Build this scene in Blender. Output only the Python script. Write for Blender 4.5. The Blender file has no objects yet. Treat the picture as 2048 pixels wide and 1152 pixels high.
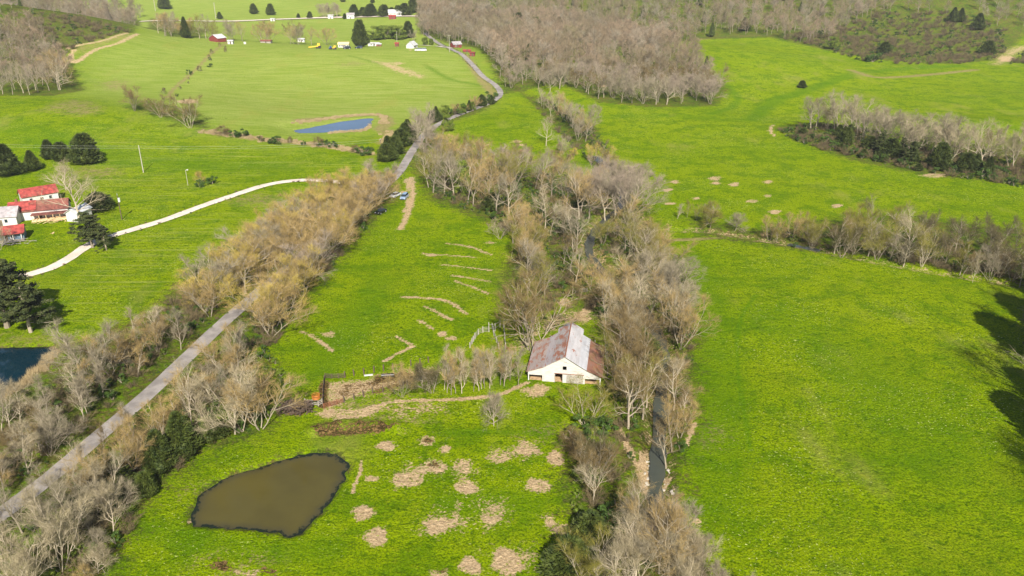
import bpy, math, random
import numpy as np
from mathutils import Vector, Matrix
random.seed(7); rng = np.random.default_rng(7)
R = math.radians
# ------------------------------------------------------------------ camera, sky, sun, exposure
CAMH = 81.0; PITCH = R(23.0); FOC = 1592.0
scene = bpy.context.scene
cam_d = bpy.data.cameras.new('camera'); cam = bpy.data.objects.new('camera', cam_d)
scene.collection.objects.link(cam); scene.camera = cam
cam.location = (0, 0, CAMH); cam.rotation_euler = (R(90) - PITCH, 0, 0)
cam_d.sensor_width = 36; cam_d.lens = FOC / 2048 * 36; cam_d.clip_start = 1; cam_d.clip_end = 12000
SUN_EL = R(39); SHADOW = Vector((-0.13, 1, 0)).normalized()      # ground direction in which shadows fall
sun_dir = Vector((-SHADOW.x * math.cos(SUN_EL), -SHADOW.y * math.cos(SUN_EL), math.sin(SUN_EL)))
world = bpy.data.worlds.new('World'); scene.world = world; world.use_nodes = True
wn = world.node_tree.nodes; wl = world.node_tree.links
sky = wn.new('ShaderNodeTexSky'); sky.sky_type = 'NISHITA'; sky.sun_disc = False
sky.sun_elevation = SUN_EL; sky.sun_rotation = math.atan2(sun_dir.x, sun_dir.y)
bg = wn['Background']; bg.inputs['Strength'].default_value = 0.06
wl.new(sky.outputs[0], bg.inputs['Color'])
sd = bpy.data.lights.new('sun', 'SUN'); sd.energy = 5.0; sd.angle = R(0.55); sd.color = (1.0, 0.95, 0.86)
so = bpy.data.objects.new('sun', sd); scene.collection.objects.link(so)
so.rotation_euler = sun_dir.to_track_quat('Z', 'Y').to_euler()
vs = scene.view_settings; vs.view_transform = 'Standard'; vs.look = 'None'; vs.gamma = 1; vs.exposure = 1.0
COL = scene.collection

# ------------------------------------------------------------------ terrain function and pixel -> ground
HILLS = [(-215, 395, 120, 62, 8), (-120, 600, 170, 100, 12), (-430, 640, 150, 150, 44), (330, 1180, 380, 300, 72),
         (-500, 1950, 750, 520, 120), (600, 860, 230, 150, 42), (215, 385, 70, 26, 5), (120, 620, 120, 90, 9),
         (1300, 1900, 700, 600, 150), (-1500, 1500, 600, 500, 130), (60, 2500, 900, 600, 120)]
def hz(x, y):
    x = np.asarray(x, float); y = np.asarray(y, float)
    z = np.zeros(np.broadcast(x, y).shape)
    for cx, cy, sx, sy, h in HILLS:
        z = z + h * np.exp(-((x - cx) / sx) ** 2 - ((y - cy) / sy) ** 2)
    k = np.clip((y - 230) / 250, 0, 1)
    z = z + k * (1.1 * np.sin(x / 41 + 1) * np.sin(y / 53) + .6 * np.sin(x / 19 + y / 27)) + (1 - k) * .18 * np.sin(x / 13) * np.sin(y / 17 + 1)
    return z
cp, sp = math.cos(PITCH), math.sin(PITCH)
TT = np.geomspace(70, 7000, 900)
def g(px, py):
    """photo pixel (2048 wide) -> ground point (x, y)"""
    u = (px - 1024) / FOC; v = (py - 576) / FOC
    dx, dy, dz = u, cp - v * sp, -(sp + v * cp)
    d = (CAMH + TT * dz) - hz(TT * dx, TT * dy)
    i = int(np.argmax(d < 0)) if (d < 0).any() else len(TT) - 1
    a, b = TT[max(i - 1, 0)], TT[i]
    for _ in range(24):
        m = (a + b) / 2
        if CAMH + m * dz > float(hz(m * dx, m * dy)): a = m
        else: b = m
    return (a * dx, a * dy)
def G(pts): return [g(*p) for p in pts]
def zat(x, y): return float(zfin(np.array([x]), np.array([y]))[0])
def topix(x, y, z=0.0):
    dz_ = CAMH - z; depth = y * cp + dz_ * sp
    return 1024 + FOC * x / depth, 576 + FOC * (dz_ * cp - y * sp) / depth
def sdf(poly, x, y):
    P = np.array(poly); n = len(P); d = np.full(x.shape, 1e18); ins = np.zeros(x.shape, bool)
    for i in range(n):
        ax, ay = P[i]; bx, by = P[(i + 1) % n]; ex, ey = bx - ax, by - ay
        wx, wy = x - ax, y - ay
        t = np.clip((wx * ex + wy * ey) / (ex * ex + ey * ey + 1e-9), 0, 1)
        d = np.minimum(d, (wx - ex * t) ** 2 + (wy - ey * t) ** 2)
        c = ((ay > y) != (by > y)) & (x < (bx - ax) * (y - ay) / (by - ay + 1e-12) + ax)
        ins ^= c
    d = np.sqrt(d); return np.where(ins, -d, d)
def ldist(line, x, y):
    d = np.full(x.shape, 1e18)
    for (ax, ay), (bx, by) in zip(line[:-1], line[1:]):
        ex, ey = bx - ax, by - ay
        t = np.clip(((x - ax) * ex + (y - ay) * ey) / (ex * ex + ey * ey + 1e-9), 0, 1)
        d = np.minimum(d, (x - ax - ex * t) ** 2 + (y - ay - ey * t) ** 2)
    return np.sqrt(d)
def sst(a, b, x):
    t = np.clip((x - a) / (b - a), 0, 1); return t * t * (3 - 2 * t)
def spline(pts, step):
    P = [np.array(p, float) for p in pts]; P = [2 * P[0] - P[1]] + P + [2 * P[-1] - P[-2]]; out = []
    for i in range(1, len(P) - 2):
        n = max(1, int(np.linalg.norm(P[i + 1] - P[i]) / step))
        for k in range(n):
            t = k / n
            out.append(.5 * (2 * P[i] + (P[i + 1] - P[i - 1]) * t + (2 * P[i - 1] - 5 * P[i] + 4 * P[i + 1] - P[i + 2]) * t * t + (3 * P[i] - P[i - 1] - 3 * P[i + 1] + P[i + 2]) * t ** 3))
    out.append(P[-2]); return [tuple(p) for p in out]

POND1 = G([(378, 1045), (395, 990), (440, 955), (500, 935), (560, 915), (620, 902), (675, 905), (698, 930), (690, 960), (660, 1000), (620, 1050), (590, 1070), (540, 1062), (470, 1055), (410, 1052)])
POND2 = G([(-120, 695), (0, 692), (60, 690), (118, 690), (95, 715), (50, 755), (0, 788), (-70, 835)])
POND3 = G([(585, 254), (620, 249), (670, 243), (720, 238), (748, 237), (744, 248), (728, 260), (660, 262), (600, 261)])
def ragged(P, step, amp, sd):
    q = random.Random(sd); L = spline(P + [P[0]], step)[:-1]; return [(x + q.gauss(0, amp), y + q.gauss(0, amp)) for x, y in L]
POND1, POND2, POND3 = ragged(POND1, .9, .22, 1), ragged(POND2, 1.2, .22, 2), ragged(POND3, 3, .5, 3)
PONDS = [(POND1, 3.0), (POND2, 3.0), (POND3, 3.0)]
PZ = [float(hz(*np.mean(np.array(p), axis=0))) for p, _ in PONDS]
CREEK = spline(G([(1040, 175), (1075, 205), (1110, 240), (1150, 275), (1190, 310), (1232, 345), (1245, 400), (1195, 450), (1178, 495), (1205, 535), (1255, 575), (1300, 630), (1328, 700), (1324, 760), (1322, 820), (1318, 880), (1315, 940), (1312, 985), (1322, 1050), (1350, 1110), (1390, 1180), (1450, 1300)]), 3)
TRIB = spline(G([(1250, 420), (1320, 455), (1420, 462), (1520, 478), (1605, 492), (1680, 508), (1780, 528), (1900, 548), (2048, 572), (2150, 590)]), 3)
MOUND = G([(625, 862), (690, 850), (745, 852), (795, 856)])
def zfin(x, y):
    z = hz(x, y)
    for (P, _), zc in zip(PONDS, PZ):
        A = np.array(P); m = (x > A[:, 0].min() - 16) & (x < A[:, 0].max() + 16) & (y > A[:, 1].min() - 16) & (y < A[:, 1].max() + 16)
        if m.any():
            d = sdf(P, x[m], y[m]); k = sst(14, 2, d)
            z[m] = z[m] * (1 - k) + zc * k - 1.5 * sst(1.2, -2.6, d)
    for L, w, dep in ((CREEK, 1.5, 1.3), (TRIB, 1.0, .5)):
        A = np.array(L); m = (x > A[:, 0].min() - 8) & (x < A[:, 0].max() + 8) & (y > A[:, 1].min() - 8) & (y < A[:, 1].max() + 8)
        if m.any():
            z[m] -= dep * sst(w + 2.2, w - .6, ldist(L, x[m], y[m]))
    A = np.array(MOUND); m = (np.abs(x - A[:, 0].mean()) < 20) & (np.abs(y - A[:, 1].mean()) < 8)
    if m.any():
        d = ldist(MOUND, x[m], y[m])
        z[m] += (.75 + .25 * np.sin(x[m] * 1.7) + .2 * np.sin(x[m] * 3.1 + y[m] * 2)) * sst(2.6, .2, d)
    return z

# ------------------------------------------------------------------ node helpers
def mat(name):
    m = bpy.data.materials.new(name); m.use_nodes = True
    return m, m.node_tree.nodes, m.node_tree.links, m.node_tree.nodes['Principled BSDF']
class N:
    def __init__(s, m): s.n = m.node_tree.nodes; s.l = m.node_tree.links
    def set(s, sock, v):
        if isinstance(v, bpy.types.NodeSocket): s.l.new(v, sock)
        elif isinstance(v, (tuple, list)) and len(v) == 3 and sock.type == 'RGBA': sock.default_value = (*v, 1)
        else: sock.default_value = v
    def noise(s, vec, scale, detail=3, rough=.55, dist=0):
        n = s.n.new('ShaderNodeTexNoise'); s.set(n.inputs['Vector'], vec); n.inputs['Scale'].default_value = scale
        n.inputs['Detail'].default_value = detail; n.inputs['Roughness'].default_value = rough; n.inputs['Distortion'].default_value = dist
        return n.outputs['Fac']
    def math(s, op, a, b=0.0, clamp=False):
        n = s.n.new('ShaderNodeMath'); n.operation = op; n.use_clamp = clamp; s.set(n.inputs[0], a); s.set(n.inputs[1], b); return n.outputs[0]
    def ramp(s, f, lo, hi, a=0.0, b=1.0):
        n = s.n.new('ShaderNodeMapRange'); n.interpolation_type = 'SMOOTHSTEP'; s.set(n.inputs[0], f)
        for k, v in zip((1, 2, 3, 4), (lo, hi, a, b)): n.inputs[k].default_value = v
        return n.outputs[0]
    def mix(s, f, a, b, mode='MIX'):
        n = s.n.new('ShaderNodeMix'); n.data_type = 'RGBA'; n.blend_type = mode
        s.set(n.inputs[0], f); s.set(n.inputs[6], a); s.set(n.inputs[7], b); return n.outputs[2]
    def pos(s): return s.n.new('ShaderNodeNewGeometry').outputs['Position']
    def obj(s): return s.n.new('ShaderNodeTexCoord').outputs['Object']
    def scale(s, v, sc, rot=0):
        n = s.n.new('ShaderNodeMapping'); s.set(n.inputs[0], v); n.inputs['Scale'].default_value = sc; n.inputs['Rotation'].default_value = (0, 0, rot); return n.outputs[0]
    def bump(s, h, strength, dist):
        n = s.n.new('ShaderNodeBump'); n.inputs['Strength'].default_value = strength; n.inputs['Distance'].default_value = dist; s.set(n.inputs['Height'], h); return n.outputs[0]
    def rand(s): return s.n.new('ShaderNodeObjectInfo').outputs['Random']
    def ocol(s): return s.n.new('ShaderNodeObjectInfo').outputs['Color']

def simple(name, col, rough=.8, var=.25, scale=2.0, metal=0.0, bump=0.0):
    m, n, l, b = mat(name); k = N(m); o = k.obj()
    f = k.noise(o, scale, 5, .65)
    c = k.mix(k.ramp(f, .3, .7), tuple(x * (1 - var) for x in col), tuple(min(1, x * (1 + var)) for x in col))
    l.new(c, b.inputs['Base Color']); b.inputs['Roughness'].default_value = rough; b.inputs['Metallic'].default_value = metal
    if bump: l.new(k.bump(f, 1, bump), b.inputs['Normal'])
    return m

# ------------------------------------------------------------------ ground material
def ground_material():
    m, n, l, b = mat('ground'); k = N(m); p = k.pos()
    at = n.new('ShaderNodeAttribute'); at.attribute_name = 'zone'; sep = n.new('ShaderNodeSeparateColor'); l.new(at.outputs['Color'], sep.inputs[0])
    at2 = n.new('ShaderNodeAttribute'); at2.attribute_name = 'zonetwo'; sep2 = n.new('ShaderNodeSeparateColor'); l.new(at2.outputs['Color'], sep2.inputs[0])
    dirt, litter, pale = sep.outputs[0], sep.outputs[1], sep.outputs[2]
    dry, soil, hay = sep2.outputs[0], sep2.outputs[1], sep2.outputs[2]
    big = k.noise(p, .014, 3); mid = k.noise(p, .11, 5, .65); sm = k.noise(p, .62, 5, .72); fine = k.noise(p, 2.6, 4, .75)
    c = k.mix(k.ramp(big, .35, .65), (.198, .288, .0005), (.255, .335, .001))
    c = k.mix(k.ramp(mid, .44, .62), c, (.13, .222, .001))
    c = k.mix(k.math('MULTIPLY', k.ramp(k.noise(p, .05, 4, .6), .48, .72), .5), c, (.23, .28, .006))
    c = k.mix(k.ramp(sm, .53, .70, 0, .75), c, (.27, .31, .01))
    c = k.mix(k.ramp(sm, .48, .33, 0, .9), c, (.055, .12, .002))
    c = k.mix(k.ramp(fine, .56, .38, 0, .9), c, (.065, .115, .002))
    # pale far pastures
    streak = k.noise(k.scale(p, (.05, .4, .2), .5), 1, 4, .6)
    pc = k.mix(k.ramp(streak, .35, .65), (.19, .27, .03), (.28, .33, .07))
    pc = k.mix(k.ramp(sm, .45, .7, 0, .35), pc, (.24, .26, .07))
    c = k.mix(k.math('MULTIPLY', pale, .85), c, pc)
    # long mowing streaks in the hay fields
    st2 = k.noise(k.scale(p, (.03, .9, .2), -.62), 1, 3, .7)
    c = k.mix(k.math('MULTIPLY', hay, k.ramp(st2, .5, .68, 0, .5)), c, (.36, .37, .10))
    al = n.new('ShaderNodeAttribute'); al.attribute_name = 'lush'
    c = k.mix(k.math('MULTIPLY', al.outputs['Fac'], k.ramp(sm, .3, .6, .5, 1)), c, (.075, .17, .002))
    wn_ = k.noise(k.scale(p, (.045, .02, .1), .4), 1, 5, .65); c = k.mix(k.ramp(wn_, .55, .72, 0, .55), c, (.27, .27, .05))
    # pale flecks: dandelions and dead stalks
    fl = k.noise(p, 2.0, 3, .65); flz = k.noise(p, .035, 3, .6)
    fm = k.math('MULTIPLY', k.ramp(fl, .62, .69), k.ramp(flz, .46, .60, .06, 1))
    c = k.mix(k.math('MULTIPLY', fm, .85), c, (.62, .62, .24))
    dk = k.math('MULTIPLY', k.ramp(k.noise(p, .8, 3, .6), .64, .71), .8)
    c = k.mix(dk, c, (.03, .075, .002))
    edge = k.math('ADD', k.math('MULTIPLY', k.math('SUBTRACT', k.noise(p, .38, 4, .7), .5), 2.0), k.math('MULTIPLY', k.math('SUBTRACT', k.noise(p, 2.0, 3, .7), .5), 2.4))
    def layer(c, a, col, soft=.18, amt=1.0):
        f = k.ramp(k.math('ADD', a, edge), .5 - soft, .5 + soft, 0, amt)
        f = k.math('MULTIPLY', f, k.ramp(a, .02, .12))
        return k.mix(f, c, col)
    dryc = k.mix(k.ramp(sm, .3, .7), (.21, .17, .065), (.33, .25, .12)); c = layer(c, dry, dryc, .35, .85)
    lit = k.mix(k.ramp(mid, .35, .65), (.10, .075, .025), (.035, .065, .007)); lit = k.mix(k.ramp(fine, .45, .75), lit, (.19, .14, .06))
    lit = k.mix(k.ramp(sm, .45, .62, 0, .85), lit, (.10, .18, .003)); c = layer(c, litter, lit, .3, .9)
    dc = k.mix(k.ramp(fine, .35, .7), (.36, .245, .13), (.66, .49, .29)); dc = k.mix(k.ramp(k.noise(p, 1.3, 4, .7), .55, .68, 0, .6), dc, (.17, .10, .05)); c = layer(c, dirt, dc, .26)
    sc = k.mix(k.ramp(k.noise(p, 2.0, 5, .75), .45, .62), (.045, .03, .012), (.25, .16, .06)); c = layer(c, soil, sc, .15)
    l.new(c, b.inputs['Base Color']); b.inputs['Roughness'].default_value = .95; b.inputs['Specular IOR Level'].default_value = 0
    hgt = k.math('ADD', k.math('MULTIPLY', sm, 1.5), k.noise(p, 2.2, 4, .8))
    l.new(k.bump(hgt, 1.0, .6), b.inputs['Normal'])
    return m

# zone polygons painted as ground attributes (photo pixels -> world)
def E(cx, cy, rx, ry, n=12): return [(cx + rx * (1 + .22 * math.sin(3 * a + cx) + .12 * math.sin(5 * a + cy)) * math.cos(a), cy + ry * (1 + .2 * math.sin(2 * a + cx)) * math.sin(a)) for a in [2 * math.pi * i / n for i in range(n)]]
DIRTF = [[(785, 945), (850, 920), (890, 930), (850, 960), (800, 975)], [(912, 925), (945, 925), (950, 985), (915, 985)], [(955, 1000), (1010, 1000), (1012, 1040), (975, 1060), (955, 1040)], [(990, 900), (1060, 885), (1075, 905), (1010, 925)], E(1020, 1120, 55, 36), E(660, 790, 18, 30), [(760, 812), (880, 800), (900, 815), (800, 840)], E(880, 1045, 45, 26)]
DIRT = [E(852, 882, 17, 10), E(772, 893, 19, 9), E(1055, 898, 25, 15), E(998, 912, 25, 13), E(1112, 916, 17, 15), E(868, 932, 22, 17), E(928, 934, 22, 13),
        E(812, 960, 30, 17), E(930, 972, 24, 16), E(742, 958, 12, 6), E(915, 1020, 8, 22), E(725, 1027, 20, 18), E(1075, 970, 27, 15), E(983, 1030, 26, 22),
        E(876, 1052, 30, 18), E(752, 1074, 26, 17), [(1078, 1030), (1100, 1032), (1118, 1046), (1148, 1048), (1152, 1070), (1128, 1080), (1102, 1064), (1090, 1050)],
        E(942, 1132, 24, 17), E(1012, 1122, 30, 30), E(875, 1147, 20, 10), E(500, 1147, 26, 9), E(890, 900, 10, 8), E(1072, 782, 27, 12),
        E(658, 669, 14, 6), E(885, 668, 10, 5), E(900, 677, 11, 5), E(610, 790, 2, 2), E(862, 510, 10, 3), E(980, 485, 9, 2.5), E(1130, 605, 16, 8), E(1390, 1045, 10, 12),
        [(648, 768), (700, 764), (760, 752), (800, 744), (860, 735), (880, 745), (830, 768), (760, 782), (700, 800), (655, 815), (646, 800)],
        [(630, 828), (665, 815), (720, 818), (770, 812), (760, 826), (720, 838), (670, 840)],
        [(1060, 660), (1100, 630), (1150, 622), (1195, 624), (1180, 642), (1120, 652), (1080, 672), (1060, 700), (1020, 705), (1030, 690)],
        [(1280, 900), (1300, 920), (1306, 985), (1292, 985), (1276, 930)], [(1328, 940), (1345, 950), (1335, 975), (1326, 970)],
        E(1430, 357, 14, 4), E(1468, 369, 10, 3.5), E(1432, 366, 9, 3), E(1536, 364, 10, 3.5), E(1503, 402, 12, 4), E(1549, 424, 13, 4), E(1674, 412, 12, 4), E(1536, 392, 8, 3),
        E(1420, 423, 15, 4), E(1340, 407, 11, 3), E(1392, 397, 8, 3), E(1335, 380, 10, 3), E(1350, 364, 9, 3), E(1032, 283, 10, 3), E(1042, 290, 9, 2.5), E(1044, 301, 9, 3), E(1005, 305, 8, 2), E(965, 297, 10, 2),
        E(375, 203, 20, 4), E(1205, 172, 10, 2), E(1870, 351, 26, 4), E(2012, 118, 18, 7), [(1990, 130), (2005, 112), (2030, 95), (2048, 92), (2048, 100), (2020, 112), (2000, 128)],
        [(748, 122), (780, 126), (850, 152), (842, 156), (790, 142)], E(795, 127, 14, 3), E(822, 100, 3, 1), E(540, 478, 2, 1),
        [(804, 360), (830, 352), (832, 366), (812, 372)], E(806, 384, 5, 3)]
TRACKS = [([(822, 355), (826, 385), (820, 415), (808, 445), (800, 458)], 0.9, 'dirt'), ([(814, 365), (818, 390), (808, 425)], 0.43, 'dirt'),
          ([(1055, 765), (1025, 778), (1000, 790), (960, 795), (880, 800), (800, 802), (740, 815), (690, 828)], 0.50, 'dirt'),
          ([(1195, 600), (1175, 620), (1150, 640)], 1.0, 'dirt'), ([(1236, 850), (1262, 905), (1282, 950), (1300, 985)], 0.43, 'dirt'), ([(1232, 862), (1270, 925), (1290, 975)], 0.31, 'dirt'),
          ([(1390, 845), (1372, 890)], 0.37, 'dirt'), ([(720, 925), (722, 945), (712, 965), (705, 985)], 0.28, 'dirt'), ([(380, 1040), (400, 1010), (430, 975)], 0.25, 'dirt'),
          ([(895, 487), (940, 494), (984, 510)], 0.43, 'dirt'), ([(846, 507), (890, 510), (950, 515)], 0.28, 'dirt'), ([(884, 529), (930, 534), (984, 541)], 0.34, 'dirt'), ([(905, 551), (940, 556), (980, 563)], 0.37, 'dirt'),
          ([(910, 562), (940, 572), (975, 587)], 0.37, 'dirt'), ([(806, 594), (850, 596), (888, 600), (910, 610), (932, 628)], 0.50, 'dirt'), ([(850, 613), (875, 625), (903, 640)], 0.43, 'dirt'), ([(838, 641), (850, 648), (865, 658)], 0.37, 'dirt'),
          ([(792, 673), (812, 684), (828, 692)], 0.37, 'dirt'), ([(828, 692), (800, 705), (770, 722)], 0.43, 'dirt'), ([(600, 663), (625, 673), (650, 690), (665, 702)], 0.43, 'dirt'),
          ([(150, 100), (142, 112), (150, 125), (190, 100), (240, 85), (275, 68)], 1.6, 'dirt'), ([(130, 98), (160, 90), (210, 80), (255, 66)], 1.3, 'dirt'),
          ([(410, 262), (450, 268), (520, 278), (600, 286), (680, 296), (740, 308)], 3.0, 'dry'), ([(455, 85), (400, 130), (350, 175), (335, 195)], 1.3, 'dry'),
          ([(730, 160), (760, 190), (800, 225), (770, 262)], 1.0, 'none'), ([(600, 240), (680, 234), (755, 232), (775, 245), (760, 262)], 3.2, 'dry'), ([(770, 262), (790, 275), (770, 285)], 4, 'dry'),
          ([(930, 110), (950, 140), (970, 168), (985, 190), (965, 215)], 3.0, 'dry'), ([(250, 700), (180, 745), (100, 800), (40, 855), (0, 880)], 3.0, 'dry'), ([(130, 690), (90, 725), (40, 775), (-20, 815)], 2.4, 'dry'),
          ([(1235, 850), (1262, 905), (1300, 990)], 1.2, 'dry'), ([(1350, 480), (1450, 475)], 1.0, 'dry'), ([(1545, 250), (1540, 262), (1550, 272)], 0.50, 'dirt'),
          ([(1700, 140), (1760, 155), (1850, 150), (1950, 140)], 3.0, 'dry'), ([(1540, 70), (1400, 78), (1310, 84)], 5.0, 'dry'),
          ([(648, 765), (646, 812)], .8, 'soil'), ([(760, 760), (810, 752)], 1.6, 'soil'), ([(1500, 640), (1478, 600)], .1, 'none')]
TRACKS = [t for t in TRACKS if t[2] != 'none']
DRYP = [E(230, 170, 30, 10), E(150, 215, 60, 14), E(190, 345, 50, 12), E(520, 400, 60, 10), E(700, 128, 26, 4), [(640, 800), (700, 835), (800, 850), (860, 830), (880, 805), (800, 795)], E(1195, 1130, 60, 60),
        E(1410, 870, 20, 16), E(90, 680, 110, 10), E(430, 985, 30, 12), E(340, 760, 40, 24), E(1150, 870, 90, 8), E(460, 1140, 50, 10), E(560, 940, 50, 10), [(60, 30), (160, 30), (260, 65), (270, 75), (150, 110), (120, 90)]]
LITTER = [[(0, 800), (150, 690), (300, 620), (400, 520), (540, 440), (700, 360), (780, 345), (790, 400), (700, 500), (600, 620), (530, 700), (600, 800), (520, 870), (420, 900), (300, 1000), (220, 1152), (0, 1200), (-150, 1000)],
          [(840, 230), (900, 290), (1000, 330), (1200, 360), (1290, 420), (1380, 560), (1395, 700), (1400, 830), (1370, 920), (1360, 1040), (1440, 1160), (1400, 1300), (1080, 1300), (1080, 1120), (1140, 1060), (1120, 960), (1130, 870), (1230, 880), (1240, 800), (1210, 700), (1190, 640), (1130, 600), (1010, 650), (1000, 560), (1030, 470), (960, 440), (860, 400), (820, 330)],
          [(1040, 180), (1090, 200), (1150, 230), (1200, 260), (1200, 300), (1150, 290), (1080, 220)],
          [(1380, 440), (1500, 460), (1620, 440), (1800, 430), (2048, 460), (2150, 600), (1960, 545), (1750, 515), (1600, 500), (1400, 472)],
          [(1545, 255), (1640, 245), (1800, 275), (2048, 300), (2150, 380), (2048, 370), (1850, 350), (1700, 320), (1600, 285)],
          [(830, -20), (835, 60), (870, 78), (950, 95), (985, 140), (1010, 188), (1060, 178), (1120, 165), (1200, 205), (1300, 215), (1430, 212), (1458, 180), (1430, 150), (1390, 110), (1300, 88), (1400, 78), (1540, 75), (1650, 100), (1760, 120), (1900, 128), (2000, 118), (2048, 70), (2100, -20)],
          [(-100, 195), (100, 192), (170, 180), (130, 110), (150, 95), (270, 66), (280, 40), (200, 20), (-100, -20)], [(285, 55), (400, 75), (420, 60), (300, 35)], [(250, 215), (420, 262), (400, 225), (280, 200)], [(765, 318), (800, 322), (830, 270), (800, 262)],
          [(870, 255), (960, 225), (1000, 195), (985, 190), (930, 215), (860, 235)]]
PALE = [[(-400, 30), (60, 10), (300, -60), (900, -60), (900, 60), (960, 110), (985, 170), (950, 215), (800, 260), (600, 285), (420, 262), (250, 205), (150, 190), (160, 120), (280, 60)]]
HAY = [[(180, 260), (400, 280), (750, 320), (760, 345), (560, 345), (400, 395), (240, 440), (150, 340)], [(80, 560), (240, 480), (540, 380), (680, 380), (380, 520), (300, 620), (140, 650)], [(400, 95), (850, 105), (960, 190), (800, 250), (420, 250), (350, 190)]]
SOIL = [[(622, 862), (650, 845), (700, 852), (745, 846), (800, 856), (760, 868), (680, 872), (640, 874)], E(855, 880, 9, 6), E(868, 928, 12, 8), E(440, 1130, 24, 12), E(535, 1142, 18, 8), E(880, 1142, 12, 6), [(700, 795), (750, 778), (820, 758), (830, 765), (760, 785)], E(592, 820, 22, 14)]

LUSH = [([(1512, 590), (1485, 630), (1474, 690), (1478, 760), (1490, 830), (1500, 900)], .5, .8), ([(1455, 170), (1475, 195), (1462, 215), (1420, 228)], 2.2, .7), ([(1500, 240), (1545, 205), (1600, 185), (1700, 150), (1800, 138), (1930, 132)], 4.5, .7),
        ([(1200, 235), (1350, 232), (1450, 240), (1560, 240)], 5, .35), ([(850, 130), (900, 158), (960, 170)], 2, .7), ([(700, 112), (760, 128)], 1.5, .6), ([(0, 250), (150, 300), (400, 330), (560, 335)], 9, .45), ([(1100, 868), (1000, 864), (900, 866)], 1.0, .6), ([(640, 460), (560, 470), (420, 540)], 4, .5), ([(1380, 520), (1420, 640), (1440, 800), (1430, 1000)], 5, .5), ([(900, 1010), (1000, 1000), (1060, 1010)], 3, .6), ([(640, 1100), (500, 1100), (300, 1060)], 2.5, .5), ([(1560, 640), (1700, 720), (1850, 900)], 9, .4), ([(760, 560), (700, 660), (640, 740)], 4, .5)]
def build_ground():
    rows = list(np.arange(-400, 50, 9.0)); Y = 50.0
    while Y < 7000: rows.append(Y); Y += max(.5, (Y + 60) * .0027) if Y < 1600 else (Y + 60) * .005
    rows = np.array(rows)
    u = np.arange(-.8, .8001, .0031); ex = np.geomspace(4, 3500, 24); u = np.concatenate([np.full(24, -.8), u, np.full(24, .8)]); off = np.concatenate([-ex[::-1], np.zeros(len(u) - 48), ex])
    UU, YY = np.meshgrid(u, rows); XX = UU * (np.maximum(YY, 40) + 60) + off[None, :]
    x = XX.ravel(); y = YY.ravel(); z = zfin(x, y); nr, nc = UU.shape
    me = bpy.data.meshes.new('ground')
    me.vertices.add(len(x)); me.vertices.foreach_set('co', np.stack([x, y, z], 1).astype(np.float32).ravel())
    idx = np.arange(nr * nc).reshape(nr, nc); q = np.stack([idx[:-1, :-1], idx[:-1, 1:], idx[1:, 1:], idx[1:, :-1]], -1).reshape(-1, 4)
    me.loops.add(q.size); me.loops.foreach_set('vertex_index', q.ravel().astype(np.int32))
    me.polygons.add(len(q)); me.polygons.foreach_set('loop_start', np.arange(0, q.size, 4, dtype=np.int32)); me.polygons.foreach_set('loop_total', np.full(len(q), 4, np.int32))
    me.update(calc_edges=True)
    for p_ in (me,): p_.shade_smooth()
    ch = {c: np.zeros(len(x)) for c in ('dirt', 'litter', 'pale', 'dry', 'soil', 'hay')}
    def paint(c, polys, soft, amt=1.0, world=False):
        for P in polys:
            W = P if world else G(P); A = np.array(W)
            s = soft if soft else max(.5, .16 * min(np.ptp(A[:, 0]), np.ptp(A[:, 1])))
            m = (x > A[:, 0].min() - s) & (x < A[:, 0].max() + s) & (y > A[:, 1].min() - s) & (y < A[:, 1].max() + s)
            if m.any(): ch[c][m] = np.maximum(ch[c][m], amt * sst(s, -s, sdf(W, x[m], y[m])))
    [paint('dirt', [P_], 0, .62 + .38 * ((i_ * 37) % 10) / 9) for i_, P_ in enumerate(DIRT)]; paint('dirt', DIRTF, 2.5, .48); paint('soil', [[(655, 772), (700, 768), (800, 748), (860, 738), (870, 748), (820, 768), (760, 780), (700, 797), (655, 808)]], 2, .42); paint('soil', SOIL, 0, .8); paint('litter', LITTER, 5); paint('pale', PALE, 25); paint('hay', HAY, 14); paint('dry', DRYP, 7, .55)
    for px, w, c in TRACKS:
        L = spline(G(px), 2); A = np.array(L); w = max(w, .0017 * A[:, 1].mean())
        m = (x > A[:, 0].min() - 3 * w) & (x < A[:, 0].max() + 3 * w) & (y > A[:, 1].min() - 3 * w) & (y < A[:, 1].max() + 3 * w)
        if m.any(): ch[c][m] = np.maximum(ch[c][m], (.92 if w < 1.1 else .85) * sst(w * 1.7, w * .4, ldist(L, x[m], y[m])))
    lush = np.zeros(len(x))
    for px, w, a_ in LUSH:
        L = spline(G(px), 3); lush = np.maximum(lush, a_ * sst(w * 1.8, w * .3, ldist(L, x, y)))
    at_ = me.attributes.new('lush', 'FLOAT', 'POINT'); at_.data.foreach_set('value', lush.astype(np.float32))
    for L, w in ((CREEK, 2.6), (TRIB, 2.0)):
        d = ldist(L, x, y); ch['dirt'] = np.maximum(ch['dirt'], (.55 if w > 3 else .3) * sst(w + 1.6, w - 1, d) * sst(300, 250, y))
    for P in (POND1, POND2): ch['litter'] = np.maximum(ch['litter'], .75 * sst(1.2, -.2, sdf(P, x, y)))
    for nm, cs in (('zone', ('dirt', 'litter', 'pale')), ('zonetwo', ('dry', 'soil', 'hay'))):
        a = me.color_attributes.new(nm, 'FLOAT_COLOR', 'POINT'); v = np.ones((len(x), 4), np.float32)
        for i, c in enumerate(cs): v[:, i] = ch[c]
        a.data.foreach_set('color', v.ravel())
    me.materials.append(ground_material())
    o = bpy.data.objects.new('ground', me); COL.objects.link(o); o['kind'] = 'structure'
build_ground()

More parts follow.
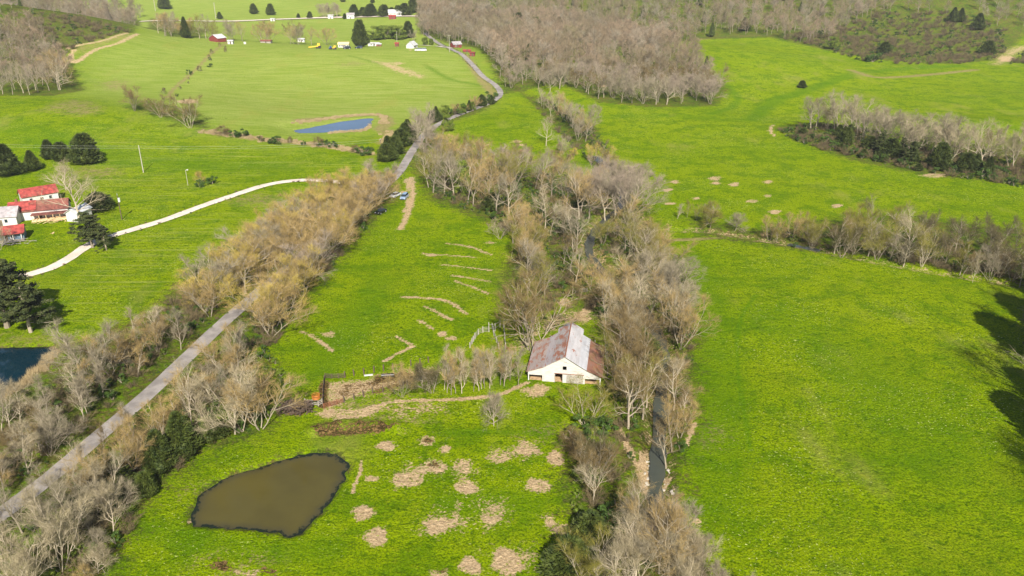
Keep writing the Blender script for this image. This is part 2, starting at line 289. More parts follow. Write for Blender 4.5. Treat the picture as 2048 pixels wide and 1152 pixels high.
# ------------------------------------------------------------------ mesh helpers
class MB:
    def __init__(s): s.v = []; s.f = []
    def add(s, vs_, fs): b = len(s.v); s.v += [tuple(p) for p in vs_]; s.f += [tuple(i + b for i in f) for f in fs]; return s
    def box(s, c, size, rz=0.0, rx=0.0, ry=0.0):
        M = Matrix.Rotation(rz, 3, 'Z') @ Matrix.Rotation(ry, 3, 'Y') @ Matrix.Rotation(rx, 3, 'X'); h = [d / 2 for d in size]
        P = [Vector(c) + M @ Vector((sx * h[0], sy * h[1], sz * h[2])) for sx in (-1, 1) for sy in (-1, 1) for sz in (-1, 1)]
        return s.add(P, [(0, 1, 3, 2), (4, 6, 7, 5), (0, 4, 5, 1), (2, 3, 7, 6), (0, 2, 6, 4), (1, 5, 7, 3)])
    def bar(s, a, b, w, h=None):
        a = Vector(a); b = Vector(b); d = b - a; q = d.to_track_quat('X', 'Z'); h = h or w; L = d.length / 2; c = (a + b) / 2
        P = [c + q @ Vector((sx * L, sy * w / 2, sz * h / 2)) for sx in (-1, 1) for sy in (-1, 1) for sz in (-1, 1)]
        return s.add(P, [(0, 1, 3, 2), (4, 6, 7, 5), (0, 4, 5, 1), (2, 3, 7, 6), (0, 2, 6, 4), (1, 5, 7, 3)])
    def tube(s, pts, rad, n=6, cap=True):
        pts = [Vector(p) for p in pts]; k = len(pts)
        if not isinstance(rad, (list, tuple)): rad = [rad] * k
        vv = []
        for i, p in enumerate(pts):
            d = (pts[min(i + 1, k - 1)] - pts[max(i - 1, 0)]).normalized(); a = d.orthogonal().normalized() if i == 0 else (a - d * a.dot(d)).normalized(); bq = d.cross(a)
            for j in range(n):
                t = 2 * math.pi * j / n; vv.append(p + (a * math.cos(t) + bq * math.sin(t)) * rad[i])
        ff = [(i * n + j, i * n + (j + 1) % n, (i + 1) * n + (j + 1) % n, (i + 1) * n + j) for i in range(k - 1) for j in range(n)]
        if cap: ff += [tuple(range(n))[::-1], tuple((k - 1) * n + j for j in range(n))]
        return s.add(vv, ff)
    def prism(s, outline, y0, y1):     # outline in x,z extruded along y
        n = len(outline); P = [(x, y0, z) for x, z in outline] + [(x, y1, z) for x, z in outline]
        return s.add(P, [tuple(range(n)), tuple(range(2 * n - 1, n - 1, -1))] + [(i + n, (i + 1) % n + n, (i + 1) % n, i) for i in range(n)])
    def mesh(s, name, m, smooth=False):
        me = bpy.data.meshes.new(name); me.from_pydata(s.v, [], s.f); me.update()
        for x in (m if isinstance(m, list) else [m]): me.materials.append(x)
        if smooth: me.shade_smooth()
        return me
    def build(s, name, m, parent=None, smooth=False):
        o = bpy.data.objects.new(name, s.mesh(name, m, smooth)); COL.objects.link(o)
        if parent: o.parent = parent
        return o
def thing(name, label, cat, loc=(0, 0, 0), rz=0.0, group=None):
    o = bpy.data.objects.new(name, None); o.empty_display_size = .5; COL.objects.link(o); o.location = loc; o.rotation_euler = (0, 0, rz)
    o['label'] = label; o['category'] = cat
    if group: o['group'] = group
    return o
def tag(o, label, cat, group=None):
    o['label'] = label; o['category'] = cat
    if group: o['group'] = group
    return o
def put(px, py): x, y = g(px, py); return (x, y, zat(x, y))

# ------------------------------------------------------------------ roads, paths, water
def strip(name, line, w, m, lift=.07, nx=4, jag=.0, kind='structure', sag=None):
    v = []; f = []; L = [np.array(p) for p in line]
    ph = random.random() * 9
    for i, p in enumerate(L):
        d = L[min(i + 1, len(L) - 1)] - L[max(i - 1, 0)]; d = d / (np.linalg.norm(d) + 1e-9); nrm = np.array([-d[1], d[0]])
        ww = w * (1 + jag * math.sin(i * 1.3 + ph) + jag * math.sin(i * 2.9)) / 2
        for j in range(nx + 1):
            q = p + nrm * ww * (2 * j / nx - 1)
            zz = (float(hz(q[0], q[1])) + sag) if sag is not None else zat(*q) + lift + .0003 * q[1] - (.05 if j in (0, nx) else 0)
            v.append((q[0], q[1], zz))
    for i in range(len(L) - 1):
        for j in range(nx):
            a = i * (nx + 1) + j; f.append((a, a + 1, a + nx + 2, a + nx + 1))
    mb = MB(); mb.v = v; mb.f = f; o = mb.build(name, m, None, True); o['kind'] = kind; return o
def road_mat(name, c1, c2, c3):
    m, n, l, b = mat(name); k = N(m); p = k.pos()
    c = k.mix(k.ramp(k.noise(p, .25, 4, .6), .35, .65), c1, c2); c = k.mix(k.ramp(k.noise(p, 3, 4, .7), .5, .75, 0, .6), c, c3)
    l.new(c, b.inputs['Base Color']); b.inputs['Roughness'].default_value = .9; l.new(k.bump(k.noise(p, 6, 3), .4, .05), b.inputs['Normal']); return m
M_ROAD = road_mat('asphalt', (.17, .15, .135), (.27, .24, .215), (.11, .10, .09))
M_DRIVE = road_mat('gravel', (.50, .42, .34), (.62, .53, .45), (.40, .24, .13))
ROADPX = [(-160, 1140), (-60, 1072), (0, 1030), (100, 955), (200, 870), (300, 785), (400, 690), (450, 643), (520, 582), (610, 508), (700, 428), (760, 380), (798, 345), (826, 300), (850, 268), (880, 247), (930, 225), (975, 208), (1000, 190), (992, 172), (965, 152), (945, 130), (922, 108), (900, 97), (882, 90), (850, 66)]
strip('road', spline(G(ROADPX), 3), 3.6, M_ROAD, .07, 6, .02)
strip('driveway', spline(G([(768, 376), (735, 369), (690, 366), (640, 361), (585, 362), (530, 371), (470, 390), (400, 414), (330, 440), (250, 464), (205, 478), (170, 495), (140, 516), (100, 537), (60, 549), (0, 558), (-80, 566)]), 3), 3.6, M_DRIVE, .09, 6, .05)
strip('far_road', spline(G([(280, 44), (400, 43), (500, 42), (600, 38), (660, 36), (750, 34), (850, 33)]), 12), 8, M_DRIVE, .5, 2)
strip('farm_track', spline(G([(905, 97), (880, 94), (855, 92), (830, 91)]), 5), 4, M_DRIVE, .3, 3)

def water_mat(name, col, edge, rough=.06, shore=None):
    m, n, l, b = mat(name); k = N(m); p = k.pos()
    c = k.mix(k.ramp(k.noise(p, .10, 4, .6), .35, .7), col, tuple(x * .8 for x in col))
    at = n.new('ShaderNodeAttribute'); at.attribute_name = 'shore'
    f = k.ramp(k.math('ADD', at.outputs['Fac'], k.math('ADD', k.math('MULTIPLY', k.math('SUBTRACT', k.noise(p, 1.1, 4, .75), .5), 1.5), k.math('MULTIPLY', k.math('SUBTRACT', k.noise(p, .22, 2, .6), .5), 1.2))), .55, .80)
    c = k.mix(k.ramp(at.outputs['Fac'], .0, .7, 0, .7), c, tuple(x * .45 + .012 for x in col))
    c = k.mix(f, c, edge)
    l.new(c, b.inputs['Base Color']); b.inputs['Roughness'].default_value = rough; b.inputs['IOR'].default_value = 1.33
    l.new(k.bump(k.noise(p, 1.6, 3, .6), .12, .03), b.inputs['Normal']); return m
def water(name, poly, zc, m, res=.5):
    A = np.array(poly); xs = np.arange(A[:, 0].min() - 1.5, A[:, 0].max() + 1.5, res); ys = np.arange(A[:, 1].min() - 1.5, A[:, 1].max() + 1.5, res)
    X, Y_ = np.meshgrid(xs, ys); d = sdf(poly, X.ravel(), Y_.ravel()).reshape(X.shape); keep = d < 1.0
    idx = -np.ones(X.shape, int); idx[keep] = np.arange(keep.sum()); v = np.stack([X[keep], Y_[keep], np.full(keep.sum(), zc - .42)], 1)
    f = [(idx[i, j], idx[i, j + 1], idx[i + 1, j + 1], idx[i + 1, j]) for i in range(len(ys) - 1) for j in range(len(xs) - 1) if keep[i, j] and keep[i, j + 1] and keep[i + 1, j + 1] and keep[i + 1, j]]
    me = bpy.data.meshes.new(name); me.from_pydata(v.tolist(), [], f); a = me.attributes.new('shore', 'FLOAT', 'POINT'); a.data.foreach_set('value', sst(-2.4, .5, d[keep]).astype(np.float32))
    me.materials.append(m); me.shade_smooth(); o = bpy.data.objects.new(name, me); COL.objects.link(o); o['kind'] = 'structure'
water('pond_water', POND1, PZ[0], water_mat('muddy_water', (.070, .058, .014), (.010, .014, .007), .10))
water('dark_pond_water', POND2, PZ[1], water_mat('teal_water', (.004, .020, .030), (.008, .014, .006), .05))
water('far_pond_water', POND3, PZ[2], water_mat('sky_tinted_water', (.05, .085, .15), (.08, .08, .06), .08), 1.0)  # blue of the reflected sky is put into the base colour
M_CREEK = water_mat('creek_water', (.055, .06, .045), (.06, .05, .03), .08); M_BRANCH = water_mat('branch_water', (.06, .05, .025), (.05, .04, .02), .5)
CUP = spline(G([(1188, 308), (1205, 322), (1222, 336), (1236, 350)]), 2); CLO = [p for p in CREEK if p[1] <= 293]
strip('creek_water', CLO, 2.6, M_CREEK, sag=-.85, jag=.15); strip('upper_creek_water', CUP, 4.0, M_CREEK, sag=-.75, jag=.3); 
POOL = G([(1590, 484), (1612, 482), (1625, 490), (1618, 500), (1600, 498)])
strip('branch_pool_water', spline(G([(1578, 486), (1598, 491), (1622, 496), (1640, 500)]), 1), 2.6, M_CREEK, sag=-.33, jag=.3)

# ------------------------------------------------------------------ plants
def bark_mat():
    m, n, l, b = mat('bark'); k = N(m)
    c = k.mix(k.ramp(k.noise(k.obj(), 1.6, 4, .7), .35, .65), (.15, .12, .08), (.32, .265, .185)); c = k.mix(k.ramp(k.rand(), 0, 1, 0, .5), c, (.11, .08, .05)); c = k.mix(.7, c, k.mix(1.0, k.ocol(), (1.15, 1.15, 1.15), 'MULTIPLY'))
    l.new(c, b.inputs['Base Color']); b.inputs['Roughness'].default_value = .9; return m
def twig_mat(name, far=False):
    m, n, l, b = mat(name); k = N(m)
    base = k.ocol() if not far else k.mix(k.ramp(k.noise(k.pos(), .02, 2), .4, .6), (.20, .155, .09), (.275, .20, .13))
    if far: base = k.mix(k.ramp(k.noise(k.pos(), .013, 3, .6), .5, .68, 0, .6), base, (.19, .19, .075)); base = k.mix(k.ramp(k.rand(), .3, .0, 0, .6), base, (.12, .095, .055)); base = k.mix(k.ramp(k.rand(), .72, .95, 0, .6), base, (.30, .27, .21))
    c = k.mix(k.ramp(k.noise(k.obj(), .5, 3, .6), .35, .65), (.75, .75, .75), (1.2, 1.2, 1.2)); c = k.mix(1.0, base, c, 'MULTIPLY')
    l.new(c, b.inputs['Base Color']); b.inputs['Roughness'].default_value = .85; b.inputs['Specular IOR Level'].default_value = .2; return m
def leaf_mat(name, c1, c2, tr=.0):
    m, n, l, b = mat(name); k = N(m)
    c = k.mix(k.ramp(k.noise(k.obj(), 1.0, 4, .7), .3, .7), c1, c2); c = k.mix(k.ramp(k.rand(), 0, 1, 0, .35), c, tuple(x * .55 for x in c1))
    l.new(c, b.inputs['Base Color']); b.inputs['Roughness'].default_value = .7; b.inputs['Specular IOR Level'].default_value = .25; return m
M_FBARK = simple('far_bark', (.22, .18, .13), .9, .4, 1.5); M_BARK = bark_mat(); M_TWIG = twig_mat('twigs'); M_FTWIG = twig_mat('far_twigs', True)
M_CEDAR = leaf_mat('cedar_foliage', (.018, .034, .005), (.085, .105, .014)); M_PINE = leaf_mat('pine_foliage', (.030, .045, .012), (.085, .095, .022))
M_LEAF = leaf_mat('spring_leaves', (.07, .12, .008), (.17, .20, .02)); M_SHRUB = leaf_mat('evergreen_shrub', (.025, .055, .006), (.07, .12, .012)); M_REED = leaf_mat('dry_reeds', (.30, .22, .11), (.45, .35, .19))

def rv(): return Vector((random.gauss(0, 1), random.gauss(0, 1), random.gauss(0, 1)))
def limb(p, d, L, r0, r1, wob, up, k=5):
    pts = [p.copy()]; rr = [r0]
    for i in range(k):
        d = (d + rv() * wob + Vector((0, 0, up))).normalized(); p = p + d * (L / k); pts.append(p.copy()); rr.append(r0 + (r1 - r0) * (i + 1) / k)
    return pts, rr, d
def along(pts, t):
    f = t * (len(pts) - 1); i = min(int(f), len(pts) - 2); return pts[i].lerp(pts[i + 1], f - i), (pts[i + 1] - pts[i]).normalized()
def deflect(d, ang):
    a = d.orthogonal().normalized(); a.rotate(Matrix.Rotation(random.uniform(0, 2 * math.pi), 3, d)); return (d * math.cos(ang) + a * math.sin(ang)).normalized()
def tri(mb, p, d, L, w):
    s = d.cross(rv()).normalized() * w; b = len(mb.v); q = p + d * L
    mb.v += [tuple(p - s), tuple(p + s), tuple(q)]; mb.f.append((b, b + 1, b + 2))
def quad(mb, p, d, L, w):
    s = d.cross(rv()).normalized() * w; b = len(mb.v); q = p + d * L
    mb.v += [tuple(p - s), tuple(p + s), tuple(q + s * .6), tuple(q - s * .6)]; mb.f.append((b, b + 1, b + 2, b + 3))
def bare_tree(seed, H=12, stems=1, spread=.55, n1=9, n2=6, n3=6, nt=8, start=.3, tw=.022, up=.06, l1=.42, tr=.2, drop=0.0):
    random.seed(seed); tb = MB(); cb = MB()
    for s in range(stems):
        lean = 0 if stems == 1 else random.uniform(.15, spread)
        a = 2 * math.pi * (s + random.random() * .6) / stems
        d0 = Vector((math.sin(lean) * math.cos(a), math.sin(lean) * math.sin(a), math.cos(lean)))
        base = Vector((.25 * math.cos(a), .25 * math.sin(a), -.3)) if stems > 1 else Vector((0, 0, -.3))
        hh = H * random.uniform(.8, 1.0) if stems > 1 else H * .93
        tp, trr, _ = limb(base, d0, hh, tr / (stems ** .4), tr * .12, .07, .03, 7); tb.tube(tp, trr, 6, False)
        m1 = max(3, round(n1 / stems ** .6))
        for i in range(m1):
            t = start + (1 - start) * (i + .5 + random.uniform(-.3, .3)) / m1; t = min(t, .97)
            p, dd = along(tp, t); ang = random.uniform(spread * .7, spread * 1.35) * (1.15 - .3 * t)
            L1 = H * l1 * (1.12 - .62 * t) * random.uniform(.75, 1.15); r1 = trr[0] * (.5 - .3 * t) + .02
            p1, rr1, _ = limb(p, deflect(dd, ang), L1, r1, r1 * .22, .14, up, 5); tb.tube(p1, rr1, 4, False)
            for j in range(n2):
                t2 = .25 + .75 * (j + random.random()) / n2; p, d2 = along(p1, min(t2, .98)); L2 = L1 * .60 * (1.2 - .6 * t2) * random.uniform(.7, 1.2)
                p2, rr2, _ = limb(p, deflect(d2, random.uniform(.4, .95)), L2, .028 + r1 * .18, .014, .16, up * 1.3, 3)
                if j % 2 == 0: tb.tube(p2, rr2, 3, False)
                else: cb.tube(p2, rr2, 3, False)
                for q in range(n3):
                    t3 = .15 + .85 * (q + random.random()) / n3; p, d3 = along(p2, min(t3, .99)); L3 = min(2.3, L2 * .72) * random.uniform(.6, 1.2); d4 = (deflect(d3, random.uniform(.3, .9)) + Vector((0, 0, up * 2 - drop))).normalized()
                    quad(cb, p, d4, L3, tw * .8)
                    for w in range(nt):
                        pt = p + d4 * L3 * random.uniform(.15, 1); tri(cb, pt, (deflect(d4, random.uniform(.2, .9)) + Vector((0, 0, up * 1.5 - drop))).normalized(), random.uniform(.45, 1.25), tw * random.uniform(.45, 1))
    return tb, cb
def leafblob(mb, c, rad, n, size, flat=1.0, hollow=.5):
    for _ in range(n):
        d = rv().normalized(); r = rad * (hollow + (1 - hollow) * random.random()); p = Vector(c) + Vector((d.x * r, d.y * r, d.z * r * flat))
        o = (d + rv() * .6).normalized(); a = o.orthogonal().normalized(); b_ = o.cross(a); s = size * random.uniform(.5, 1.3)
        t = random.uniform(0, 6.28); vv = [p + (a * math.cos(t + q) + b_ * math.sin(t + q)) * s for q in (0, 2.0, 4.2)]
        b = len(mb.v); mb.v += [tuple(x) for x in vv]; mb.f.append((b, b + 1, b + 2))
def cedar(seed, H=8, W=2.2, n=5200, point=.75):
    random.seed(seed); tb = MB(); cb = MB(); ph = [random.uniform(0, 6) for _ in range(6)]
    tb.tube([(0, 0, -.3), (0, 0, H * .3), (0, 0, H * .9)], [.16, .13, .03], 6, False)
    def rad(t, a): return W * (min(1, t / .16) ** .6) * (1 - t) ** point * 1.15 * (1 + .15 * math.sin(3 * a + ph[0] + 4 * t) + .11 * math.sin(5 * a + ph[1] - 9 * t) + .08 * math.sin(23 * t + ph[2] + a))
    v = []; K = 10; S = 12                                   # inner mass
    for i in range(K + 1):
        t = .05 + .87 * i / K
        for j in range(S): a = 2 * math.pi * j / S; r = rad(t, a) * .72 * random.uniform(.85, 1.1); v.append((r * math.cos(a), r * math.sin(a), H * t))
    cb.add(v, [(i * S + j, i * S + (j + 1) % S, (i + 1) * S + (j + 1) % S, (i + 1) * S + j) for i in range(K) for j in range(S)])
    for _ in range(n):
        t = random.random() ** 1.15 * .98; a = random.uniform(0, 6.283); r = rad(t, a) * random.uniform(.72, 1.02) * (1 + .13 * math.sin(a * 9 + t * 31) * math.sin(t * 47 + ph[3])); p = Vector((r * math.cos(a), r * math.sin(a), H * (t + .012)))
        d = Vector((math.cos(a) * .8, math.sin(a) * .8, random.uniform(.1, 1.0))).normalized(); d = (d + rv() * .3).normalized()
        L = random.uniform(.2, .6); s = d.cross(rv()).normalized() * random.uniform(.06, .14); b = len(cb.v)
        cb.v += [tuple(p - s), tuple(p + s), tuple(p + d * L)]; cb.f.append((b, b + 1, b + 2))
    return tb, cb
def pine(seed, H=13, W=5.0, nb=34, n=170):
    random.seed(seed); tb = MB(); cb = MB(); tp, rr, _ = limb(Vector((0, 0, -.3)), Vector((.03, 0, 1)), H * .95, .32, .06, .03, 0, 7); tb.tube(tp, rr, 7, False)
    for i in range(nb):
        t = .22 + .76 * (i + random.random()) / nb; p, d = along(tp, t); a = random.uniform(0, 6.283); L = W * (1.05 - t) ** .6 * random.uniform(.45, 1.1)
        bp, br, _ = limb(p, Vector((math.cos(a), math.sin(a), random.uniform(-.1, .35))).normalized(), L, .07, .02, .12, .04, 3); tb.tube(bp, br, 4, False)
        for q in (.45, .72, 1.0):
            pp, _ = along(bp, min(q, .99)); leafblob(cb, pp + rv() * .25, random.uniform(.55, 1.05) * (1.15 - .4 * t), n // 3 + 20, .17, .5, .3)
    return tb, cb
def leafy(seed, H=5, W=2.6, blobs=36, n=190, size=.13, stems=5):
    random.seed(seed); tb = MB(); cb = MB()
    for s in range(stems):
        a = random.uniform(0, 6.283); p, r, _ = limb(Vector((0, 0, -.2)), Vector((math.cos(a) * .5, math.sin(a) * .5, 1)).normalized(), H * .8, .06, .02, .12, .04, 4); tb.tube(p, r, 4, False)
    for b in range(blobs):
        t = random.random(); a = random.uniform(0, 6.283); r = W * math.sqrt(random.random()) * math.sqrt(max(.05, 1 - (t - .35) ** 2 * 2)) * .8
        leafblob(cb, (r * math.cos(a), r * math.sin(a), H * (.12 + .78 * t)), random.uniform(.45, .95) * W / 2.6, n, size, .8, .3)
    return tb, cb
def tangle(seed, H=2.2, W=1.8, n=26, nt=9, tw=.02):
    random.seed(seed); cb = MB()
    for i in range(n):
        a = random.uniform(0, 6.283); r = W * .5 * random.random(); d = Vector((math.cos(a) * random.uniform(.2, 1), math.sin(a) * random.uniform(.2, 1), 1)).normalized()
        p, rr, _ = limb(Vector((r * math.cos(a), r * math.sin(a), -.1)), d, H * random.uniform(.5, 1.05), .022, .01, .2, .0, 3); cb.tube(p, rr, 3, False)
        for q in range(nt * 2):
            pp, dd = along(p, random.uniform(.15, 1) * .99); tri(cb, pp, deflect(dd, random.uniform(.3, 1.1)), random.uniform(.3, .9), tw)
    return cb

PROTO = {}
def reg(kind, pairs, mt, mc, H):
    L = []
    for tb, cb in pairs: L.append((tb.mesh('trunk', mt), cb.mesh('crown', mc)))
    PROTO[kind] = (L, H)
reg('vase', [bare_tree(10 + i, 11, stems=4, spread=.62, n1=16, n2=6, n3=6, nt=9, start=.14, tw=.0112, l1=.42, tr=.15, up=.09) for i in range(4)], M_BARK, M_TWIG, 11)
reg('oak', [bare_tree(30 + i, 14, spread=.85, n1=13, n2=7, n3=6, nt=9, start=.2, tw=.0108, l1=.48, tr=.25, up=.09) for i in range(4)], M_BARK, M_TWIG, 14)
reg('sycamore', [bare_tree(50 + i, 15, spread=.62, n1=11, n2=6, n3=6, nt=8, start=.25, tw=.0105, l1=.44, tr=.24, up=.09) for i in range(4)], M_BARK, M_TWIG, 15)
reg('slender', [bare_tree(70 + i, 9, spread=.5, n1=11, n2=5, n3=5, nt=8, start=.12, tw=.012, l1=.30, tr=.10, up=.1) for i in range(4)], M_BARK, M_TWIG, 9)
reg('round', [bare_tree(90 + i, 5, stems=1, spread=1.0, n1=18, n2=6, n3=6, nt=9, start=.12, tw=.008, l1=.50, tr=.09, up=.05) for i in range(3)], M_BARK, M_TWIG, 5)
reg('cedar', [cedar(110 + i, 8, 2.3 + .25 * i, point=(.75, .6, .85)[i]) for i in range(3)], M_BARK, M_CEDAR, 8)
reg('roundcedar', [cedar(120 + i, 5, 2.4, 4200, .5) for i in range(2)], M_BARK, M_CEDAR, 5)
reg('pine', [pine(130 + i, 13, 5.2, 46, 330) for i in range(2)], M_BARK, M_PINE, 13)
reg('leafy', [leafy(140 + i) for i in range(3)], M_BARK, M_LEAF, 5)
reg('shrub', [leafy(150 + i, 2.4, 1.7, 14, 130, .11, 4) for i in range(3)], M_BARK, M_SHRUB, 2.4)

NAMES = {'vase': ('many_stemmed_tree', 'tree'), 'oak': ('bare_tree', 'tree'), 'sycamore': ('pale_limbed_tree', 'tree'), 'slender': ('bare_sapling', 'tree'), 'round': ('bare_shrub', 'shrub'), 'cedar': ('cedar_tree', 'cedar'), 'roundcedar': ('cedar_tree', 'cedar'), 'pine': ('pine_tree', 'pine tree'), 'leafy': ('leafy_tree', 'tree'), 'shrub': ('green_shrub', 'shrub')}
TAN = (.36, .26, .10); YEL = (.44, .34, .075); GREY = (.29, .25, .16); LILAC = (.31, .25, .18); BROWN = (.195, .14, .055); OLIVE = (.215, .195, .035); PALE_ = (.35, .295, .175); DGREY = (.125, .105, .045)
used_kind = {}
def plant(kind, x, y, h, label, group=None, col=TAN, wide=1.0, rot=None, lean=0.0):
    L, H = PROTO[kind]; i = used_kind.get(kind, 0); used_kind[kind] = i + 1; tm, cm = L[i % len(L)]
    name, cat = NAMES[kind]; s = h / H
    if len(label.split()) > 16: label = ' '.join(w for w in label.split() if w not in ('bare', 'the', 'down'))
    if len(label.split()) > 16: label = label.replace('olive tinged', 'olive').replace('pinkish grey', 'pinkish').replace('going', '').replace('leafing ', '')
    o = thing(name, label, cat, (x, y, zat(x, y)), random.uniform(0, 6.283) if rot is None else rot, group); o.scale = (s * wide, s * wide, s)
    if lean: o.rotation_euler = (random.uniform(-lean, lean), random.uniform(-lean, lean), o.rotation_euler[2])
    v = random.uniform(.88, 1.12)
    for nm, me in (('trunk', tm), ('crown', cm)):
        c = bpy.data.objects.new(nm, me); COL.objects.link(c); c.parent = o; w_ = v * .84
        if nm == 'trunk': q = (.38 if col == PALE_ else .17 + .08 * (i % 3)) * v; c.color = (q, q * .84, q * .60, 1)
        else: c.color = (col[0] * w_, col[1] * w_ * .98, col[2] * w_, 1)
    return o
ORD = 'first second third fourth fifth sixth seventh eighth ninth tenth eleventh twelfth thirteenth fourteenth fifteenth sixteenth seventeenth eighteenth nineteenth twentieth'.split()
TENS = {20: 'twenty', 30: 'thirty', 40: 'forty', 50: 'fifty'}; TTH = {30: 'thirtieth', 40: 'fortieth', 50: 'fiftieth'}
def ordn(i):
    i += 1
    if i <= 20: return ORD[i - 1]
    if i in TTH: return TTH[i]
    return TENS[i // 10 * 10] + '-' + ORD[i % 10 - 1]
HUE = {TAN: 'tan', YEL: 'yellowish', GREY: 'grey', LILAC: 'pinkish grey', BROWN: 'brown', OLIVE: 'olive tinged', PALE_: 'pale', DGREY: 'dark'}
KW = {'vase': 'spreading bare tree', 'oak': 'wide bare tree', 'sycamore': 'tall bare tree', 'slender': 'slim bare sapling', 'round': 'bare shrub', 'cedar': 'dark cedar', 'roundcedar': 'rounded dark cedar', 'pine': 'dark pine', 'leafy': 'leafing yellow green tree', 'shrub': 'low green shrub'}
def row(pts, n, kinds, hr, cols, where, frm, group, jit=1.5, wide=(.85, 1.2), lean=.06):
    """n plants spaced along a line of photo pixels; label counts from the line's start"""
    W = np.array(G(pts)); seg = np.linalg.norm(np.diff(W, axis=0), axis=1); cum = np.concatenate([[0], np.cumsum(seg)])
    for i in range(n):
        s = cum[-1] * (i + .5) / n; x = np.interp(s, cum, W[:, 0]) + random.uniform(-jit, jit); y = np.interp(s, cum, W[:, 1]) + random.uniform(-jit, jit)
        k = random.choice(kinds); c = random.choice(cols); h = random.uniform(*hr) * (.45 if k in ('round', 'shrub') and hr[0] > 5 else 1)
        hue = '' if k in ('cedar', 'roundcedar', 'pine', 'leafy', 'shrub') else HUE[c] + ' '
        plant(k, x, y, h, f'{hue}{KW[k]} {where}, {ordn(i)} {frm}', group, c, random.uniform(*wide), lean=lean)
def one(kind, px, py, h, label, group=None, col=TAN, wide=1.0, lean=0.0): 
    x, y = g(px, py); return plant(kind, x, y, h, label, group, col, wide, lean=lean)

random.seed(21)
# roadside rows
row([(772, 392), (735, 425), (690, 470), (640, 530), (600, 590), (560, 640), (520, 690)], 20, ['vase'], (9.5, 12.6), [TAN, TAN, YEL, LILAC], 'between road and small field', 'counting down from the cars', 'bare trees in the roadside row beside the small field', 1.6, (1.1, 1.5))
row([(748, 374), (722, 388)], 3, ['vase'], (5, 6.5), [YEL, TAN], 'at the driveway mouth', 'from the road', 'low trees at the driveway mouth', .8, (1.0, 1.3))
row([(705, 402), (670, 418), (620, 450), (550, 505), (490, 555), (440, 600), (400, 640)], 21, ['vase'], (9.2, 12.4), [TAN, YEL, TAN, GREY], 'on the house side of the road', 'down from the driveway mouth', 'bare trees in the roadside row on the house side', 1.6, (1.1, 1.5))
row([(600, 480), (545, 525), (500, 560), (470, 600)], 8, ['vase', 'oak'], (10.0, 13.0), [YEL, TAN], 'crowding the hidden road', 'from the upper end', 'tall bare trees over the hidden road', 2, (1.2, 1.6))
row([(500, 700), (475, 745), (430, 800), (380, 850), (320, 905)], 10, ['slender', 'vase', 'slender'], (8, 11), [TAN, PALE_, GREY], 'on the field side below the tan row', 'going down', 'trees between the lower road and the pond field', 2.2)
one('vase', 482, 862, 12, 'big vase shaped bare tree with pale stems above the pond', None, PALE_, 1.15); one('vase', 520, 858, 11, 'wide leaning bare tree beside the brush pile', None, TAN, 1.3)
one('sycamore', 470, 868, 12, 'tall bare tree with white trunk left of the vase shaped tree', None, PALE_, .9); one('slender', 412, 850, 10, 'thin pale tree between two round cedars and the road', None, PALE_)
row([(240, 1010), (180, 1050), (120, 1095), (80, 1150), (30, 1215)], 10, ['slender', 'sycamore', 'vase'], (8, 12), [PALE_, GREY, TAN], 'right of the road at lower left', 'going down', 'pale bare trees below the cedars at lower left', 3, lean=.12)
row([(290, 955), (235, 1005), (200, 1060), (190, 1110), (150, 1180)], 9, ['slender', 'vase', 'round'], (6, 9), [PALE_, TAN, GREY], 'at the pond field corner, lower left', 'going down', 'bare trees at the corner of the pond field', 2.5, lean=.12)
row([(330, 668), (280, 715), (225, 775), (160, 830), (90, 900), (30, 950), (-40, 1010)], 15, ['slender', 'round', 'vase', 'slender'], (6, 9.5), [GREY, PALE_, TAN], 'in the strip left of the road', 'down from the tan row', 'bare trees in the strip left of the road', 3.5, lean=.1)
row([(180, 800), (120, 850), (60, 905), (10, 960), (-60, 1000)], 12, ['slender', 'round', 'sycamore'], (6.5, 10), [PALE_, GREY, BROWN], 'in the thicket below the teal pond', 'going down', 'gnarled bare trees below the teal pond', 3.5, lean=.15)
row([(60, 820), (20, 870), (-40, 900)], 5, ['slender', 'sycamore'], (8, 10), [PALE_, GREY], 'at the left edge below the teal pond', 'going down', 'gnarled bare trees below the teal pond', 3, lean=.12)
one('vase', 190, 768, 12.5, 'large arching bare tree between teal pond and road', None, GREY, 1.25); one('vase', 222, 750, 9, 'smaller arching bare tree right of the large arching one', None, TAN, 1.2)
one('slender', 275, 695, 9, 'white stemmed thin tree nearest the large arching tree', None, PALE_); one('slender', 312, 690, 10, 'white stemmed forked tree under the tan row', None, PALE_, 1.2); one('slender', 362, 700, 10, 'thin tree standing at the left kerb of the road', None, GREY)
one('sycamore', 385, 855, 12, 'tall lone bare tree on the right kerb of the road', None, PALE_, .8)
row([(285, 860), (225, 910), (160, 965), (100, 1015), (40, 1060), (-20, 1110)], 9, ['slender', 'vase', 'slender', 'sycamore'], (6, 9), [GREY, TAN, PALE_, BROWN], 'leaning over the right kerb of the lower road', 'going down', 'thin trees on the right kerb of the lower road', 1.0, (.8, 1.2), .15)
